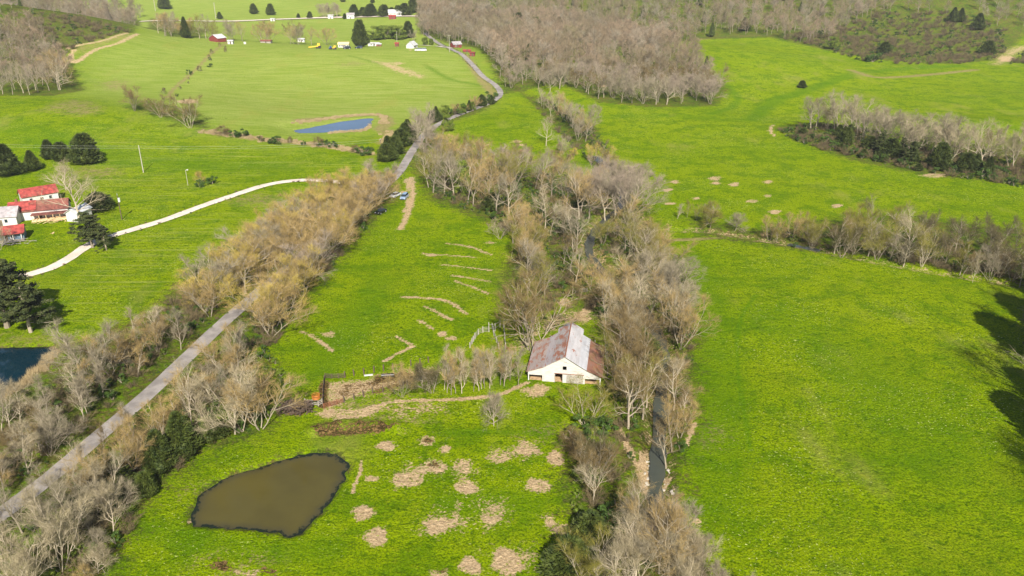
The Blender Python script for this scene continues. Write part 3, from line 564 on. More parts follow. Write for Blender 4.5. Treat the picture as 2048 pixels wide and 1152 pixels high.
# cedars and evergreens near the lower road
for px, py, h, w, k, lab in ((366, 912, 8.8, 1.2, 'cedar', 'largest dark cedar in the row above the pond'), (424, 878, 4.6, 1.0, 'roundcedar', 'round dark cedar nearest the vase shaped tree'), (322, 940, 7.8, 1.1, 'cedar', 'dark cedar just left of the largest cedar'), (294, 990, 4.4, .8, 'roundcedar', 'small round cedar in front of the cedar row'),
                             (228, 988, 7.5, 1.25, 'cedar', 'broad dark cedar at the left end of the cedar row'), (262, 945, 5, .9, 'cedar', 'cedar half hidden by twigs beside the road'), (195, 1020, 6, 1.1, 'roundcedar', 'rounded cedar below the broad cedar'), (404, 590, 7, .9, 'cedar', 'dark evergreen buried in the tan roadside trees'), (345, 862, 3.6, .9, 'roundcedar', 'small evergreen behind the round cedar'),
                             (18, 350, 12, 1.45, 'cedar', 'tall broad cedar at the left edge above the red house'), (66, 341, 8, 1.35, 'cedar', 'pointed cedar second from left above the red house'), (100, 318, 8, 1.2, 'cedar', 'small pointed cedar in the middle of the five'), (126, 321, 7.5, 1.1, 'roundcedar', 'rounded cedar left of the largest one uphill'), (174, 327, 12, .98, 'roundcedar', 'large oval cedar at the right end of the five'), (-12, 330, 10, 1.0, 'cedar', 'cedar cut by the left edge above the house')):
    one(k, px, py, h, lab, 'dark cedars', TAN, w)
one('pine', 15, 655, 18, 'big dark pine at the left edge above the teal pond', None, TAN, 1.5); one('pine', 62, 664, 12.5, 'shorter dark pine right of the big edge pine', None, TAN, 1.5); one('pine', -45, 640, 14, 'pine mostly outside the left edge by the driveway', None, TAN, 1.1)
one('pine', 186, 495, 11.5, 'dark pine standing beside the driveway bend', None, TAN, 1.5); one('pine', 213, 500, 8.5, 'smaller pine with pale trunk right of the driveway pine', None, TAN, 1.2)
one('roundcedar', 198, 420, 6, 'dark bushy evergreen behind the white outbuilding', None, TAN, 1.6)
one('oak', 160, 443, 16, 'tall bare tree with pale limbs in front of red house', None, PALE_, 1.5); one('oak', 132, 380, 10, 'pale bare tree behind the red roofs', None, PALE_, 1.1); one('vase', 0, 500, 8, 'bare tree by the red porch at the left edge', None, PALE_, .9)
one('round', 402, 368, 4.5, 'yellowish bare bush in the pasture by the lamp pole', None, YEL); one('shrub', 400, 374, 3, 'dark low shrub left half of the pasture clump', None); one('shrub', 425, 368, 3.4, 'dark shrub right half of the pasture clump', None, TAN, 1.1)
for px, py, h, lab in ((270, 222, 10, 'left'), (322, 235, 9, 'middle'), (381, 256, 12, 'right')):
    one('vase', px, py, h * 1.15, f'{lab} of three bushy bare trees on the hill ditch line', 'three trees on the ditch line', BROWN, 1.2)
row([(440, 268), (500, 280), (560, 285), (640, 294), (700, 300), (750, 312)], 14, ['shrub', 'shrub', 'round'], (1.6, 4.2), [BROWN], 'on the reedy ditch', 'from the left', 'shrubs along the reedy ditch', 4, (.9, 2.0))
row([(455, 92), (430, 115), (400, 145), (370, 170), (340, 195)], 15, ['shrub', 'round', 'round'], (1.4, 3.8), [DGREY, BROWN], 'on the fence line between pale fields', 'from the top', 'bushes on the fence line between pale fields', 6)
row([(775, 325), (782, 312), (792, 300), (803, 288), (814, 275)], 9, ['roundcedar', 'cedar'], (7, 9.5), [TAN], 'in the clump left of the road', 'going up', 'cedars left of the road bend', 1.6, (.95, 1.3), .05)
row([(858, 246), (890, 236), (925, 226), (958, 215), (985, 205)], 20, ['roundcedar', 'shrub', 'vase', 'leafy', 'cedar'], (4.5, 7), [TAN, GREY], 'in the hedge below the road curve', 'from the left', 'hedge below the road curve', 1.5)
row([(845, 300), (850, 280), (842, 262), (862, 255)], 7, ['vase', 'oak'], (9, 12), [LILAC, GREY, LILAC], 'right of the upper road', 'going up', 'lilac grey trees beside the upper road', 2.5)
one('leafy', 895, 262, 8, 'olive green leafy tree above the central tree belt', None, TAN, .9)
# belt at the head of the small field and down its right side
row([(850, 372), (880, 385), (915, 395), (955, 410), (990, 425), (1020, 440)], 9, ['oak', 'sycamore', 'oak'], (12.0, 15.0), [OLIVE, GREY, TAN], 'heading the small field', 'from the left', 'large trees along the head of the small field', 2, (1.05, 1.3))
row([(850, 335), (900, 345), (960, 360), (1020, 375), (1080, 385), (1140, 395), (1200, 400)], 17, ['oak', 'sycamore', 'vase'], (11.0, 15.0), [OLIVE, GREY, TAN, LILAC], 'in the second rank behind the small field', 'from left', 'second rank of trees behind the small field', 4, (1.0, 1.3))
row([(860, 315), (930, 322), (1000, 335), (1070, 345), (1140, 350)], 12, ['oak', 'vase'], (8, 11), [OLIVE, TAN, BROWN], 'at the back of the central belt', 'from left', 'trees at the back of the central belt', 4)
one('leafy', 928, 392, 10.5, 'yellow green ivy clad tree in the belt above the small field', None, TAN, .75); one('leafy', 925, 370, 10, 'second ivy clad tree just behind the first', None, TAN, .6)
row([(1032, 465), (1045, 500), (1052, 540), (1062, 580), (1078, 615)], 10, ['oak', 'vase'], (9, 12), [GREY, OLIVE, TAN], 'along the right side of the small field', 'going down', 'trees on the right side of the small field', 2)
one('vase', 1062, 700, 16, 'huge bare tree with thick pale trunk behind the barn', None, BROWN, 1.25); one('oak', 1056, 690, 13, 'second stem of crown left of the huge tree', None, OLIVE, 1.3); one('oak', 1090, 600, 12, 'bare tree just behind the huge one by the barn', None, OLIVE, 1.0); one('vase', 1000, 478, 5.5, 'low arching bare tree at the small field corner', None, PALE_, 1.3)
row([(1080, 440), (1110, 470), (1135, 505), (1150, 540), (1160, 580)], 9, ['sycamore', 'oak'], (10, 13), [BROWN, GREY, PALE_], 'on the left bank above the creek bend', 'going down', 'left bank creek trees', 3)
row([(1130, 420), (1160, 440), (1200, 430), (1240, 430), (1270, 450)], 9, ['sycamore', 'oak', 'vase'], (12.0, 16.0), [GREY, TAN, LILAC], 'where the creek leaves the belt', 'from the left', 'tall trees at the top of the creek', 3, (1.1, 1.4))
row([(1200, 380), (1240, 390), (1280, 410)], 6, ['oak', 'vase'], (11, 14), [LILAC, GREY], 'at the right shoulder of the belt', 'from the left', 'tall trees at the top of the creek', 3)
one('roundcedar', 1140, 470, 6, 'dark evergreen on the left creek bank inside the belt', None, TAN, 1.1); one('roundcedar', 1290, 720, 6, 'dark evergreen among trees right of the barn', None, TAN, 1.1); one('shrub', 1245, 790, 4, 'green bush in the trees right of the barn', None, TAN, 1.4); one('cedar', 1160, 420, 9, 'dark cedar at the top of the creek', None, TAN, 1.2); one('roundcedar', 985, 420, 6, 'dark evergreen under the trees heading the field', None, TAN, 1.2)
one('vase', 1205, 490, 8, 'green tinged tree over the creek bend', None, OLIVE, 1.2)
row([(1240, 480), (1265, 520), (1290, 560), (1310, 610), (1330, 660), (1345, 705)], 15, ['oak', 'vase', 'sycamore'], (9.5, 13.0), [TAN, GREY, OLIVE, PALE_], 'on the right creek bank beside the big field', 'going down', 'right bank creek trees beside the big field', 3, (1.0, 1.4))
row([(1290, 500), (1325, 540), (1350, 590), (1360, 640)], 8, ['vase', 'oak'], (8.0, 11.0), [TAN, GREY], 'bulging into the big field', 'going down', 'trees bulging into the big field', 2.5, (1.1, 1.5))
row([(1215, 600), (1235, 650), (1250, 700), (1262, 760), (1272, 820), (1280, 875)], 16, ['oak', 'sycamore', 'vase'], (9.0, 12.5), [BROWN, OLIVE, TAN, PALE_], 'between barn and creek', 'going down', 'trees between the barn and the creek', 3, (1.0, 1.3))
row([(1225, 730), (1240, 800), (1255, 850)], 4, ['vase', 'oak'], (7, 9), [BROWN, OLIVE], 'close beside the barn wall', 'going down', 'trees between the barn and the creek', 2)
row([(1345, 740), (1352, 790), (1350, 830), (1345, 880), (1340, 930)], 9, ['vase', 'sycamore', 'round'], (6, 9), [GREY, BROWN, TAN], 'on the far creek bank right of barn', 'going down', 'far bank trees right of the barn', 2)
one('sycamore', 1348, 815, 11, 'pale tree leaning right over the big field', None, PALE_, 1.1, .12)
one('vase', 1172, 850, 8, 'arching bare tree with green base in front of the barn', None, OLIVE, 1.25); one('shrub', 1170, 856, 3, 'green bush under the arching tree by the barn', None, TAN, 1.3); one('shrub', 1205, 866, 3.6, 'green bush right of the arching tree base', None, TAN, 1.2)
one('round', 988, 852, 6, 'lone rounded bare tree in the field left of the barn', None, GREY, .8); one('vase', 804, 795, 7, 'bare tree with shadow at the dirt corral', None, TAN, .95); one('vase', 865, 786, 6, 'dark bushy bare tree right of the corral', None, DGREY, 1.15); one('round', 845, 778, 5, 'low dark bare bush between corral trees', None, DGREY, 1.1)
row([(890, 782), (915, 784), (935, 781), (955, 783), (975, 778), (995, 776), (1010, 774), (1030, 770)], 15, ['slender'], (7.5, 9.5), [TAN, PALE_, GREY], 'in the thin grove beside the barn', 'from the left', 'grove of slender trees beside the barn', 1.2, (.7, .95))
row([(900, 768), (960, 770), (1020, 764)], 6, ['slender'], (7, 8.5), [TAN, YEL], 'at the back of the thin grove', 'from the left', 'grove of slender trees beside the barn', 1.2, (.8, 1))
row([(1150, 880), (1165, 920), (1185, 960), (1200, 1000)], 7, ['vase', 'round', 'sycamore'], (7, 9), [DGREY, BROWN, OLIVE], 'right of the mown field below the barn', 'going down', 'trees bounding the mown field below the barn', 1.6)
one('sycamore', 1187, 1008, 8, 'small white limbed tree right of the bare patches', None, PALE_, .95); one('roundcedar', 1180, 1090, 5.5, 'dark evergreen bush above the lower tree clump', None, TAN, 1.2); one('roundcedar', 1140, 1150, 6, 'dark evergreen at the bottom edge beside the field', None, TAN, 1.25); one('shrub', 1220, 1060, 3.5, 'green bush between the white limbed tree and clump', None, TAN, 1.5)
row([(1290, 1080), (1262, 1110), (1300, 1140), (1250, 1180), (1340, 1190)], 10, ['vase', 'sycamore', 'oak'], (9, 12), [TAN, GREY, PALE_], 'in the lower clump at bottom right of centre', 'going down', 'lower clump of trees by the creek', 2.5)
row([(1335, 1075), (1350, 1100), (1370, 1130), (1400, 1180), (1420, 1240)], 10, ['sycamore', 'slender', 'vase'], (7, 10), [GREY, LILAC, PALE_], 'along the lowest creek stretch', 'going down', 'trees along the lowest creek stretch', 2, lean=.1)
row([(1200, 1170), (1150, 1200), (1230, 1240)], 4, ['vase', 'round'], (8, 10), [OLIVE, GREY], 'at the bottom edge', 'from the top', 'lower clump of trees by the creek', 2.5)
# strip beside the upper creek
row([(1085, 205), (1110, 225), (1135, 250), (1160, 272), (1185, 285)], 14, ['sycamore', 'vase', 'oak'], (8, 12), [TAN, GREY, PALE_], 'along the upper creek', 'going down', 'trees along the upper creek', 3)
one('oak', 1092, 292, 12, 'white limbed tree with round shadow on the bright green meadow', None, PALE_, .95); one('oak', 1208, 340, 11, 'round crowned bare tree at the creek pool', None, BROWN, 1.0); one('vase', 1180, 265, 13, 'tall pair of rounded bare trees on the upper creek', None, GREY, 1.1)
row([(1100, 300), (1140, 308), (1175, 315), (1230, 350), (1270, 375)], 10, ['vase', 'round', 'vase'], (6, 9), [TAN, YEL, GREY], 'between meadow and central belt', 'from the left', 'low trees between meadow and belt', 3)
# tributary row on the right
row([(1330, 440), (1370, 430), (1410, 445), (1440, 462), (1480, 468)], 6, ['round', 'vase', 'slender'], (5, 8), [GREY, TAN, OLIVE], 'at the left end of the branch creek', 'from the left', 'small trees on the branch creek', 2.5)
row([(1520, 478), (1560, 482), (1600, 485), (1640, 500)], 6, ['slender', 'vase', 'round'], (7, 9), [TAN, OLIVE, DGREY], 'around the branch creek pool', 'from the left', 'small trees on the branch creek', 2)
row([(1650, 505), (1700, 510), (1760, 518), (1820, 528), (1880, 538), (1940, 548), (2000, 560), (2060, 575), (2130, 590)], 20, ['vase', 'oak', 'slender'], (7, 11), [OLIVE, DGREY, GREY, BROWN], 'in the branch creek front rank', 'from the left', 'front rank of trees on the branch creek', 2.5)
row([(1680, 480), (1760, 485), (1840, 495), (1920, 505), (2000, 520), (2100, 540)], 14, ['oak', 'vase'], (9, 12), [OLIVE, DGREY, OLIVE], 'in the branch creek back rank', 'from the left', 'back rank of trees on the branch creek', 3)
one('oak', 1815, 523, 13, 'tallest pale bare tree on the branch creek', None, PALE_, .95); one('slender', 1945, 565, 9, 'thin leaning stem standing out from branch creek trees', None, PALE_, .7, .15)
# wooded ridge at the right
row([(1560, 262), (1600, 268), (1640, 285), (1680, 298), (1730, 315), (1790, 328), (1840, 338), (1900, 346), (1960, 354), (2040, 368)], 18, ['shrub', 'shrub', 'roundcedar'], (2.6, 4.5), [DGREY], 'fringing the right ridge', 'from the left', 'low bushes fringing the right ridge', 2.5, (1.0, 1.5))
row([(1660, 278), (1700, 290), (1750, 305), (1790, 318), (1840, 328), (1890, 336), (1940, 345), (2000, 355)], 15, ['cedar', 'roundcedar', 'roundcedar', 'pine'], (6, 12), [DGREY], 'among the pale ridge trees', 'from the left', 'dark evergreens on the right ridge', 4.5, (.8, 1.4))
row([(1620, 255), (1650, 262), (1720, 275), (1760, 290), (1800, 305), (1850, 312), (1900, 320), (1960, 330), (2030, 340), (2100, 350)], 24, ['vase', 'oak', 'sycamore'], (13, 17.5), [PALE_, PALE_, GREY], 'on the right ridge', 'from the left', 'pale trees on the right ridge', 4.5, (.95, 1.25))
row([(1600, 250), (1700, 262), (1800, 280), (1900, 295), (2000, 310)], 13, ['vase', 'oak'], (9, 13), [BROWN, GREY, DGREY], 'behind the pale ridge trees', 'from the left', 'trees behind the pale ridge trees', 4)
one('roundcedar', 1604, 176, 4.5, 'single dark bush on pale rubble in the right pasture', None, TAN, 1.2)
# off frame trees whose shadows fall on the big field
for i, (x, y, h, k) in enumerate(((117, 150, 20, 'roundcedar'), (128, 161, 20, 'roundcedar'), (100, 112, 20, 'roundcedar'), (109, 119, 22, 'roundcedar'), (118, 128, 20, 'roundcedar'), (112, 137, 17, 'oak'), (97, 100, 18, 'oak'), (92, 86, 20, 'oak'), (133, 178, 17, 'oak'), (122, 140, 20, 'oak'), (143, 190, 16, 'oak'), (126, 170, 15, 'oak'), (119, 160, 14, 'oak'), (104, 124, 15, 'oak'), (88, 76, 20, 'oak'), (84, 66, 19, 'oak'), (103, 128, 21, 'oak'), (125, 150, 18, 'oak'), (96, 92, 20, 'oak'), (138, 170, 20, 'roundcedar'), (93, 104, 15, 'oak'))):
    plant(k, x, y, h, f'{KW[k]} just beyond the right edge of the big field', 'trees beyond the right edge whose shadows fall on the field', GREY, 1.0 if k == 'oak' else .62)
# far trees round the houses
one('roundcedar', 722, 94, 20, 'tall dark conifer between white buildings on the far farm', None, TAN, .62); one('roundcedar', 817, 76, 15, 'dark evergreen at the wood corner on the far farm', None, TAN, .75); one('vase', 828, 82, 9, 'bare tree right of the far dark evergreen', None, GREY)
for i, (px, py) in enumerate(((752, 80), (770, 78), (786, 77), (797, 79))): one('leafy', px, py, 13, f'yellow green round tree in the far farm clump, {ordn(i)} from the left', 'yellow green trees on the far farm', TAN, 1.35)
one('leafy', 850, 90, 7, 'bright green tree beside the far white house', None, TAN, .9); one('leafy', 862, 90, 6, 'second bright green tree near the far road', None, TAN, .9)
row([(305, 68), (325, 70), (345, 72), (362, 73), (385, 75), (405, 78), (420, 80)], 11, ['oak', 'vase'], (12, 17), [GREY, TAN, OLIVE], 'in the line left of the far red barn', 'from the left', 'bare trees left of the far red barn', 8)
one('cedar', 372, 76, 16, 'dark conifer in the line left of the far red barn', None, TAN, .85)
row([(445, 79), (490, 84), (540, 86), (560, 87), (575, 88), (605, 89), (650, 90)], 11, ['oak', 'vase'], (12, 17), [GREY, TAN, BROWN], 'in the line right of the far red barn', 'from the left', 'bare trees right of the far red barn', 6)
for px, py, h, lab in ((330, 18, 18, 'dark evergreen on the far top left pasture'), (508, 28, 14, 'left of two dark conifers on the far pasture'), (542, 30, 15, 'right of two dark conifers on the far pasture'), (440, 38, 9, 'dark bush beside a far utility pole'), (620, 37, 9, 'dark bush at the far road'), (826, 26, 20, 'dark conifer at the top of the wood corner'), (690, 38, 7, 'small green bush at the far white box'), (745, 6, 8, 'lone bush on the top pasture'), (686, 4, 9, 'dark tree at the top edge above the far houses'), (597, 36, 6, 'small dark tree left of the far roadside wood')):
    one('cedar' if h > 18 else 'roundcedar', px, py, h * (.85 if h < 18 else 1), lab, None, TAN, .85)
row([(640, 36), (665, 36), (690, 34)], 6, ['oak', 'vase'], (12, 16), [GREY, LILAC], 'at the far roadside houses', 'from the left', 'bare trees at the far roadside houses', 6)
row([(712, 34), (730, 33), (745, 33), (765, 32), (790, 32), (812, 32)], 11, ['cedar', 'roundcedar'], (9, 14), [TAN], 'behind the far road', 'from the left', 'dark evergreens behind the far road', 6)

# ------------------------------------------------------------------ woods: nearest trees as things, the rest as one mass
def scatter_pts(poly_px, spacing, n_max, jitter=True):
    W = G(poly_px); A = np.array(W); a = (np.ptp(A[:, 0]) * np.ptp(A[:, 1])); n = int(a / spacing ** 2 * 1.6)
    x = rng.uniform(A[:, 0].min(), A[:, 0].max(), n); y = rng.uniform(A[:, 1].min(), A[:, 1].max(), n); k = sdf(W, x, y) < 0; x, y = x[k], y[k]
    out = []; cell = {}
    for px, py in zip(x, y):
        c = (int(px // spacing), int(py // spacing))
        if any((px - qx) ** 2 + (py - qy) ** 2 < (spacing * .75) ** 2 for dx in (-1, 0, 1) for dy in (-1, 0, 1) for qx, qy in cell.get((c[0] + dx, c[1] + dy), ())): continue
        cell.setdefault(c, []).append((px, py)); out.append((px, py))
        if len(out) >= n_max: break
    return out
LOBE = [(838, 20), (842, 70), (880, 80), (950, 92), (990, 135), (1015, 182), (1062, 172), (1100, 190), (1140, 170), (1200, 203), (1300, 212), (1425, 208), (1452, 180), (1425, 150), (1385, 112), (1310, 90), (1250, 60), (1100, 30)]
BAND = [(826, -30), (835, 18), (1100, 28), (1250, 58), (1310, 86), (1400, 76), (1540, 72), (1640, 92), (1690, 60), (1740, 30), (1800, 8), (1850, -30)]; BACK = [(1960, 30), (2048, 55), (2200, 60), (2200, -30), (1940, -30)]; BACK2 = [(1660, 62), (1760, 30), (1900, 28), (2010, 55), (2010, 48), (1900, 18), (1760, 20)]
LEFTW = [(-160, 190), (60, 190), (120, 182), (135, 150), (120, 100), (60, 60), (-160, 60)]; LEFTU = [(-100, -30), (0, 25), (100, 22), (200, 40), (272, 50), (285, 30), (200, -30)]
wood = [(x, y, 'lobe') for x, y in scatter_pts(LOBE, 7.0, 1500)]
wood.sort(key=lambda t: math.hypot(t[0], t[1])); random.seed(5)
indiv = wood[:90]; rest = [(x, y) for x, y, _ in wood[90:]]
for x, y, _ in indiv:
    k = random.choice(['oak', 'sycamore', 'vase', 'oak']); plant(k, x, y, random.uniform(10, 14), 'grey brown bare tree in the near edge of the large wood', 'trees in the near edge of the large wood', random.choice([GREY, LILAC, LILAC, BROWN]), random.uniform(1.0, 1.3))
lw = scatter_pts(LEFTW, 7.5, 400); lw.sort(key=lambda t: t[1])
for x, y in lw[:25]: plant(random.choice(['sycamore', 'oak', 'slender']), x, y, random.uniform(12, 17), 'grey bare tree in the wood at the upper left edge', 'trees in the upper left wood', random.choice([GREY, PALE_, LILAC]), random.uniform(.8, 1.1))
rest += lw[25:]; rest += scatter_pts(LEFTU, 11, 500); rest += scatter_pts(BAND, 10, 3600); rest += scatter_pts(BACK, 12, 400); rest += scatter_pts(BACK2, 12, 200)
one('oak', 118, 180, 20, 'wide leaning bare tree at the corner of the left wood', None, TAN, 1.3)
for px, py, h, k, lab in ((1038, 62, 17, 'cedar', 'dark pointed cedar in the middle of the large wood'), (1070, 66, 14, 'roundcedar', 'broad dark evergreen right of the pointed wood cedar'), (1118, 62, 13, 'cedar', 'small dark cedar in the wood right of the broad one'), (1488, 62, 12, 'cedar', 'dark cedar at the edge of the upper wood band'), (1340, 74, 10, 'shrub', 'green bush at the upper wood edge'), (1662, 98, 10, 'leafy', 'bright green tree at the scrub hill corner'), (1768, 108, 9, 'roundcedar', 'dark cedar at the foot of the scrub hill'), (1975, 108, 10, 'roundcedar', 'dark cedar at the right end of the scrub hill'), (1955, 60, 14, 'cedar', 'dark leaning cedar high on the scrub hill'), (1905, 45, 13, 'cedar', 'left of two dark cedars above the scrub'), (1920, 44, 12, 'cedar', 'right of two dark cedars above the scrub'), (1745, 124, 8, 'shrub', 'low green bush below the scrub hill'), (1155, 150, 8, 'leafy', 'bright green understory tree inside the wood lobe')):
    one(k, px, py, h, lab, None, TAN, 1.2)
def proto_col(name, objs):
    c = bpy.data.collections.new(name)
    for i, me in enumerate(objs): o = bpy.data.objects.new(f'{name}_{i:02d}', me); c.objects.link(o)
    return c
def stuff(name, pts, scales, idx, coll):
    P = np.array([(x, y) for x, y in pts]); z = zfin(P[:, 0].copy(), P[:, 1].copy()); me = bpy.data.meshes.new(name); me.vertices.add(len(P)); me.vertices.foreach_set('co', np.column_stack([P, z]).astype(np.float32).ravel())
    for nm, ty, arr in (('sc', 'FLOAT', np.array(scales, np.float32)), ('rz', 'FLOAT', rng.uniform(0, 6.283, len(P)).astype(np.float32)), ('ix', 'INT', np.array(idx, np.int32))):
        a = me.attributes.new(nm, ty, 'POINT'); a.data.foreach_set('value', arr)
    o = bpy.data.objects.new(name, me); COL.objects.link(o); o['kind'] = 'stuff'
    ng = bpy.data.node_groups.new(name, 'GeometryNodeTree'); ng.interface.new_socket('Geometry', in_out='INPUT', socket_type='NodeSocketGeometry'); ng.interface.new_socket('Geometry', in_out='OUTPUT', socket_type='NodeSocketGeometry')
    n = ng.nodes; l = ng.links; gi = n.new('NodeGroupInput'); go = n.new('NodeGroupOutput'); iop = n.new('GeometryNodeInstanceOnPoints'); ci = n.new('GeometryNodeCollectionInfo'); ci.inputs[0].default_value = coll; ci.inputs[1].default_value = True; ci.inputs[2].default_value = True
    def na(nm, ty): q = n.new('GeometryNodeInputNamedAttribute'); q.data_type = ty; q.inputs[0].default_value = nm; return q.outputs[0]
    cx = n.new('ShaderNodeCombineXYZ'); l.new(na('rz', 'FLOAT'), cx.inputs[2]); l.new(gi.outputs[0], iop.inputs['Points']); l.new(ci.outputs[0], iop.inputs['Instance']); iop.inputs['Pick Instance'].default_value = True
    l.new(na('ix', 'INT'), iop.inputs['Instance Index']); l.new(cx.outputs[0], iop.inputs['Rotation']); l.new(na('sc', 'FLOAT'), iop.inputs['Scale']); l.new(iop.outputs[0], go.inputs[0])
    md = o.modifiers.new('scatter', 'NODES'); md.node_group = ng; return o
def joined(tb, cb, name, m1, m2):
    mb = MB(); mb.add(tb.v, tb.f); nt = len(tb.f); mb.add(cb.v, cb.f); me = mb.mesh(name, [m1, m2]); a = np.zeros(len(me.polygons), np.int32); a[nt:] = 1; me.polygons.foreach_set('material_index', a); return me
far_m = [joined(*bare_tree(200 + i, 14, spread=.95, n1=14, n2=6, n3=6, nt=7, start=.25, tw=.022, l1=.46, tr=.24), 'far_tree', M_FBARK, M_FTWIG) for i in range(5)] + [joined(*cedar(210, 11, 2.6, 2500), 'far_cedar', M_FBARK, M_CEDAR)] + [joined(*leafy(212, 9, 3.5, 18, 120, .2), 'far_leafy', M_FBARK, M_LEAF)]
ix = [int(rng.integers(0, 5)) if rng.random() > .045 else (5 if rng.random() < .6 else 6) for _ in rest]
stuff('distant_woodland', rest, rng.uniform(.75, 1.15, len(rest)), ix, proto_col('wood_source', far_m))
# undergrowth, scrub and reeds
M_BRUSH = simple('brush_stems', (.115, .085, .038), .9, .5, .6)  # brown stems darkened; shade of the voids between trees put into their colour
tg = [tangle(220 + i, nt=14).mesh('tangle', M_BRUSH) for i in range(3)]
gr = [joined(*leafy(230 + i, 1.9, 1.3, 9, 110, .1, 3), 'bush', M_FBARK, M_SHRUB) for i in range(2)] + [joined(*leafy(240, 1.4, 1.2, 8, 100, .09, 3), 'bush', M_FBARK, M_LEAF)]
UC = proto_col('brush_source', tg + gr)
def brush(name, polys, spacing, mx, smin, smax, green=.35, kinds=(3, 4, 5)):
    P = []
    for p in polys: P += scatter_pts(p, spacing, mx)
    RD = np.array(spline(G(ROADPX), 6)); RL = [tuple(q) for q in RD]
    A = np.array(P); keep = (ldist(RL, A[:, 0], A[:, 1]) > 4.5) & (ldist(CREEK, A[:, 0], A[:, 1]) > 3.4) & (ldist(TRIB, A[:, 0], A[:, 1]) > 2.2) & (sdf(POND2, A[:, 0], A[:, 1]) > 3); P = [p for p, q in zip(P, keep) if q]
    stuff(name, P, rng.uniform(smin, smax, len(P)), [int(rng.choice(kinds)) if rng.random() < green else int(rng.integers(0, 3)) for _ in P], UC)
brush('undergrowth', [[(400, 640), (560, 500), (700, 380), (780, 360), (770, 415), (640, 560), (540, 700), (590, 800), (500, 862), (420, 880), (300, 985), (215, 1140), (60, 1200), (-40, 1160), (100, 1030), (250, 900), (360, 790)],
                      [(400, 560), (300, 650), (180, 720), (60, 810), (-60, 880), (-60, 1000), (60, 960), (200, 840), (330, 725), (420, 630)]], 2.3, 2600, .6, 1.3, .55)
brush('creek_undergrowth', [[(850, 330), (1000, 340), (1200, 370), (1285, 430), (1370, 560), (1385, 700), (1380, 860), (1355, 960), (1350, 1060), (1400, 1160), (1350, 1230), (1130, 1230), (1150, 1060), (1140, 960), (1140, 875), (1240, 870), (1235, 760), (1225, 650), (1130, 590), (1090, 640), (1030, 600), (1035, 470), (960, 430), (870, 395)],
                            [(1050, 185), (1100, 205), (1190, 270), (1250, 350), (1200, 350), (1150, 300), (1080, 225)]], 2.5, 2400, .6, 1.35, .65)
brush('branch_undergrowth', [[(1400, 455), (1520, 468), (1640, 470), (1760, 480), (1900, 495), (2140, 530), (2140, 600), (1960, 556), (1800, 530), (1640, 505), (1500, 480)], [(1550, 262), (1640, 250), (1800, 290), (2140, 330), (2140, 390), (2000, 368), (1850, 345), (1720, 318), (1600, 288)]], 2.8, 1500, .8, 1.5, .5)
brush('hill_scrub', [[(1545, 72), (1640, 96), (1720, 122), (1820, 130), (1930, 128), (2010, 112), (2010, 60), (1900, 25), (1760, 28), (1660, 60)], [(20, 30), (120, 28), (200, 45), (270, 66), (200, 80), (140, 100), (130, 115), (60, 60)], [(2030, 112), (2060, 100), (2060, 130), (2005, 130)]], 6.0, 1500, 1.1, 2.4, .3)
VP = []
for L_, w_, st in ((spline(G(ROADPX), 1.6), 2.3, 1), (spline(G([(768, 376), (690, 366), (585, 362), (470, 390), (330, 440), (205, 478), (100, 537), (0, 558)]), 2.2), 2.1, 1)):
    for a_, b_ in zip(L_[:-1], L_[1:]):
        d_ = np.array(b_) - np.array(a_); n_ = np.array([-d_[1], d_[0]]) / (np.linalg.norm(d_) + 1e-9)
        for sg in (-1, 1):
            if rng.random() < .75: VP.append(tuple(np.array(a_) + n_ * sg * (w_ + abs(rng.normal(0, .5))) + rng.normal(0, .4, 2)))
stuff('verge_weeds', VP, rng.uniform(.18, .45, len(VP)), [int(rng.choice([0, 3, 4, 5, 5])) for _ in VP], UC)
rd = [leafy(250, 1.0, .8, 1, 1, .01)]; random.seed(9); rb = MB()
for _ in range(220):
    a = random.uniform(0, 6.283); r = 1.1 * math.sqrt(random.random()); tri(rb, Vector((r * math.cos(a), r * math.sin(a), -.05)), Vector((random.gauss(0, .2), random.gauss(0, .2), 1)).normalized(), random.uniform(.5, 1.25), .03)
RC = proto_col('reed_source', [rb.mesh('reed', M_REED)])
rp = []
for px, w in (([(410, 262), (450, 268), (520, 278), (600, 286), (680, 296), (740, 308)], 3.0), ([(590, 244), (640, 239), (690, 234), (750, 231), (768, 238), (765, 250)], 2.4), ([(785, 265), (775, 280), (790, 295)], 4), ([(115, 695), (85, 730), (40, 772), (0, 800)], 1.4), ([(740, 250), (728, 263), (660, 266)], 1)):
    L = np.array(spline(G(px), 1.2)); rp += [tuple(p + rng.normal(0, w * .5, 2)) for p in L for _ in range(2)]
stuff('dry_reeds', rp, rng.uniform(.6, 1.2, len(rp)), [0] * len(rp), RC)

# ------------------------------------------------------------------ built things
M_WHITE = simple('white_boards', (.50, .48, .45), .7, .08, 1.2); M_DARK = simple('dark_inside', (.03, .025, .02), .9); M_WOOD = simple('grey_wood', (.28, .25, .21), .85, .35, 3); M_BROWNW = simple('brown_wood', (.09, .06, .04), .9, .3, 3)
M_REDROOF = simple('red_metal_roof', (.26, .045, .036), .5, .45, .9); M_REDW = simple('red_boards', (.17, .03, .025), .7, .2, 1); M_GREYROOF = simple('grey_roof', (.30, .27, .27), .5, .3, .8); M_RUSTR = simple('weathered_red_roof', (.17, .055, .038), .7, .4, .7)
M_BLUEW = simple('blue_grey_boards', (.10, .15, .19), .7, .2, 1); M_GLASS = simple('window_glass', (.02, .03, .04), .1, .1); M_YELLOW = simple('yellow_paint', (.75, .42, .03), .5, .1); M_ORANGE = simple('orange_paint', (.42, .15, .025), .5, .15); M_LUMBER = simple('fresh_lumber', (.62, .45, .24), .8, .2, 2)
